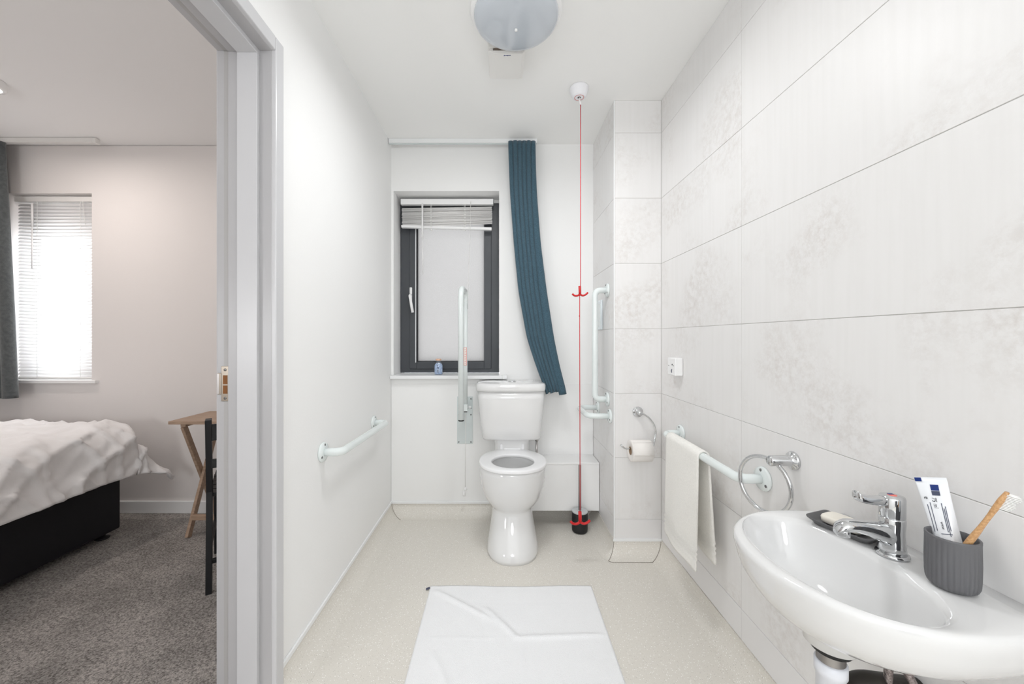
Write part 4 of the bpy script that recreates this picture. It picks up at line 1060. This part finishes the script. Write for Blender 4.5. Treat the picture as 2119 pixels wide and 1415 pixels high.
# rail and curtain
cr = thing('curtain_rail', (-3.2, 2.5, ZC), 'white curtain rail on the bedroom ceiling above the lowered blind', 'curtain rail')
b = B(); box(b, XBL+.02, -2.625, 2.486, 2.514, ZC-.027, ZC+.002, .002); new('track', b, 'fan', cr)
b = B(); box(b, -2.627, -2.605, 2.484, 2.516, ZC-.034, ZC+.001, .003); new('end_stop', b, 'fan', cr)
ge = [(ZC-.028, -3.56, -3.195, 2.50), (1.9, -3.56, -3.165, 2.50), (1.3, -3.55, -3.12, 2.49), (.79, -3.54, -3.085, 2.48)]
curtain('curtain', ge, [k/7 for k in range(8)], [k/7 for k in range(8)], .028, 'curtain_grey', 2.5, 'charcoal grey curtain at the left edge of the bedroom window', seed=9)
# ceiling spotlight
sl = thing('ceiling_spotlight', (-2.56, 1.93, ZC), 'small white round spotlight on the bedroom ceiling at left edge', 'ceiling light')
b = B(); lathe(b, [(.060, 0), (.062, .004), (.062, .034), (.058, .040), (.046, .041), (.044, .036)], (-2.56, 1.93, ZC+.002), 40, axis='-z'); new('housing', b, 'plastic', sl)
b = B(); lathe(b, [(.046, 0), (.045, .002), (.001, .0025)], (-2.56, 1.93, ZC-.036), 32, axis='-z'); new('lit_face', b, 'lampface', sl, label='glowing lamp face')

# ------------------------------------------------------------------ bed
bx0_, bx1_, by0_, by1_ = -3.65, -2.27, .35, 2.312
bd = thing('divan_bed', ((bx0_+bx1_)/2, (by0_+by1_)/2, .003), 'black fabric divan bed with white mattress in the bedroom', 'bed')
b = B(); box(b, bx0_, bx1_, by0_, by1_, .040, .335, .012, 3); new('divan_base', b, 'leather', bd)
b = B(); box(b, bx0_+.01, bx1_-.012, by0_+.01, by1_-.01, .336, .585, .04, 4); new('mattress', b, 'sheet', bd)
for x in (bx0_+.08, bx1_-.05):
    for y in (by0_+.1, by1_-.06):
        b = B(); lathe(b, [(.030, 0), (.034, .004), (.030, .010), (.014, .016), (.014, .038)], (x, y, .0035), 20); new('foot', b, 'rubber', bd)
# duvet
b = B(); rows = []; nu, nv = 150, 170; OV = .335; ZT = .655
ux0, ux1 = bx0_-.30, bx1_+OV; vy0, vy1 = by0_+.25, by1_+OV
def duvet(u, v):
    x = ux0+(ux1-ux0)*u; y = vy0+(vy1-vy0)*v
    dx = max(0, x-(bx1_-.03)); dy = max(0, y-(by1_-.03))
    if x < bx0_+.03: dxl = (bx0_+.03)-x
    else: dxl = 0
    # edge rounding: arc then fall
    dist = math.hypot(dx, dy); L = dist
    if dxl > 0:
        return (bx0_+.03-min(dxl, .05), min(y, by1_+.03), ZT-.02-max(0, dxl-.05)*.9-max(0, y-by1_)*.9)
    fx, fy = (dx/dist, dy/dist) if dist > 0 else (0, 0)
    r = .13; a = min(L/r, PI/2*.93); out = r*math.sin(a); dn = r*(1-math.cos(a)); rem = max(0, L-r*PI/2*.93)
    cornerness = 2*fx*fy
    out += rem*(.12+.66*cornerness**1.5); dn += rem*(.99-.22*cornerness**1.5)
    px = min(x, bx1_-.03)+fx*out*.9; py = min(y, by1_-.03)+fy*out*.55
    cx2 = max(0, min(1, (x-bx0_)/(bx1_-bx0_)))
    z = ZT - dn + .012*math.sin(PI*min(1, cx2)) 
    # wrinkles
    q = Vector((x*2.2, y*2.2, 1.7)); w = noise.noise(q)*.018
    q2 = Vector((x*5+y*3, y*1.6-x*1.2, 4)); wr_ = 1-abs(noise.noise(q2)); w += (wr_**6)*.019-.006
    q3 = Vector((x*4-y*7, y*3+x*2, 9)); w += ((1-abs(noise.noise(q3)))**9)*.015
    q4 = Vector((x*11+y*5, y*8-x*4, 2)); w += ((1-abs(noise.noise(q4)))**10)*.006
    if dist > .02:
        s = y*1.0-x*1.0; fl = math.sin(s*9+2*noise.noise(Vector((s*2, 0, 0))))*.012*min(1, dist/.25)
        px += (w*.9+fl)*fx*1.2+ w*.3; py += (w*.3)*fy; z += w*.35
    else: z += w
    return (px, py, z)
for j in range(nv+1): rows.append([duvet(i/nu, j/nv) for i in range(nu+1)])
loft(b, rows, False, False, closed=False)
dv = new('duvet', b, 'sheet', label='creased white duvet draped over the black bed', cat='duvet')
m_ = dv.modifiers.new('t', 'SOLIDIFY'); m_.thickness = .014; m_.offset = 0

# ------------------------------------------------------------------ folding table
t0x, t1x, t0y, t1y, tzt = -1.915, -1.34, 2.225, 2.545, .692
ft = thing('folding_table', ((t0x+t1x)/2, (t0y+t1y)/2, .003), 'light wooden folding table with crossed legs by the bedroom wall', 'table')
n_ = 5
for k in range(n_):
    y0 = t0y+(t1y-t0y)*k/n_; y1 = t0y+(t1y-t0y)*(k+1)/n_
    b = B(); box(b, t0x, t1x, y0+.0006, y1-.0006, tzt-.018, tzt, .0015); new('top_board', b, 'wood', ft)
for x in (t0x+.055, t1x-.075):
    b = B(); box(b, x, x+.03, t0y+.02, t1y-.02, tzt-.036, tzt-.018, .002); new('bearer', b, 'wood', ft)
for s, x in ((0, t0x+.063), (0, t1x-.080)):
    b = B(); p0, p1 = Vector((x, t0y+.035, tzt-.036)), Vector((x, t1y-.010, .004)); d = (p1-p0)/2; pn = Vector((0, d.z, -d.y)).normalized()
    obox(b, (p0+p1)/2, (.009, 0, 0), pn*.016, d, .002); new('leg', b, 'wood', ft)
    b = B(); x2 = x+.020; p0, p1 = Vector((x2, t1y-.03, tzt-.036)), Vector((x2, t0y+.040, .004)); d = (p1-p0)/2; pn = Vector((0, d.z, -d.y)).normalized()
    obox(b, (p0+p1)/2, (.009, 0, 0), pn*.016, d, .002); new('leg', b, 'wood', ft)
b = B(); box(b, t0x+.085, t1x-.062, t0y+.058, t0y+.078, .095, .125, .002); new('stretcher', b, 'wood', ft)

# ------------------------------------------------------------------ black chair
A_ = Vector((-1.336, 1.770, .003)); f_ = Vector((-.53, .848, 0)).normalized(); s_ = Vector((f_.y, -f_.x, 0))
CWD, CDP = .40, .43
ch = thing('folding_chair', tuple(A_+s_*CWD/2+f_*CDP/2), 'slim black wooden chair half hidden behind the doorway frame', 'chair')
def cp(a, c, z): return A_+s_*a+f_*c+Vector((0, 0, z))
def bar(p, q, w, h, m='blackwood', nm='bar', par=None):
    p, q = Vector(p), Vector(q); d = (q-p); u = d.cross(Vector((0, 0, 1))); u = u.normalized() if u.length > 1e-4 else s_.copy()
    if abs(d.normalized().z) > .8: u = s_
    v = d.normalized().cross(u).normalized(); bm = B(); obox(bm, (p+q)/2, u*w, v*h, d/2, .002); return new(nm, bm, m, par or ch)
for a in (0, CWD):
    bar(cp(a, 0, 0), cp(a, .035, .46), .012, .016, nm='back_post'); bar(cp(a, .035, .455), cp(a, -.02, .80), .012, .016, nm='back_post_upper')
    bar(cp(a, CDP-.03, 0), cp(a, CDP-.05, .43), .011, .015, nm='front_leg')
    bar(cp(a, .02, .20), cp(a, CDP-.04, .20), .008, .010, nm='side_rail'); bar(cp(a, .03, .405), cp(a, CDP-.04, .405), .009, .015, nm='side_rail')
for z0, z1 in ((.70, .775), (.575, .615)):
    b = B(); obox(b, cp(CWD/2, -.012, (z0+z1)/2), s_*(CWD/2-.01), f_*.007, (0, 0, (z1-z0)/2), .002); new('back_slat', b, 'blackwood', ch)
for k in range(6):
    c0 = .035+k*.065; b = B(); obox(b, cp(CWD/2, c0+.028, .437), s_*(CWD/2+.005), f_*.027, (0, 0, .009), .002); new('seat_slat', b, 'blackwood', ch)
bar(cp(0, .01, .14), cp(CWD, .01, .14), .008, .010, nm='stretcher'); bar(cp(0, CDP-.04, .17), cp(CWD, CDP-.04, .17), .008, .010, nm='stretcher')
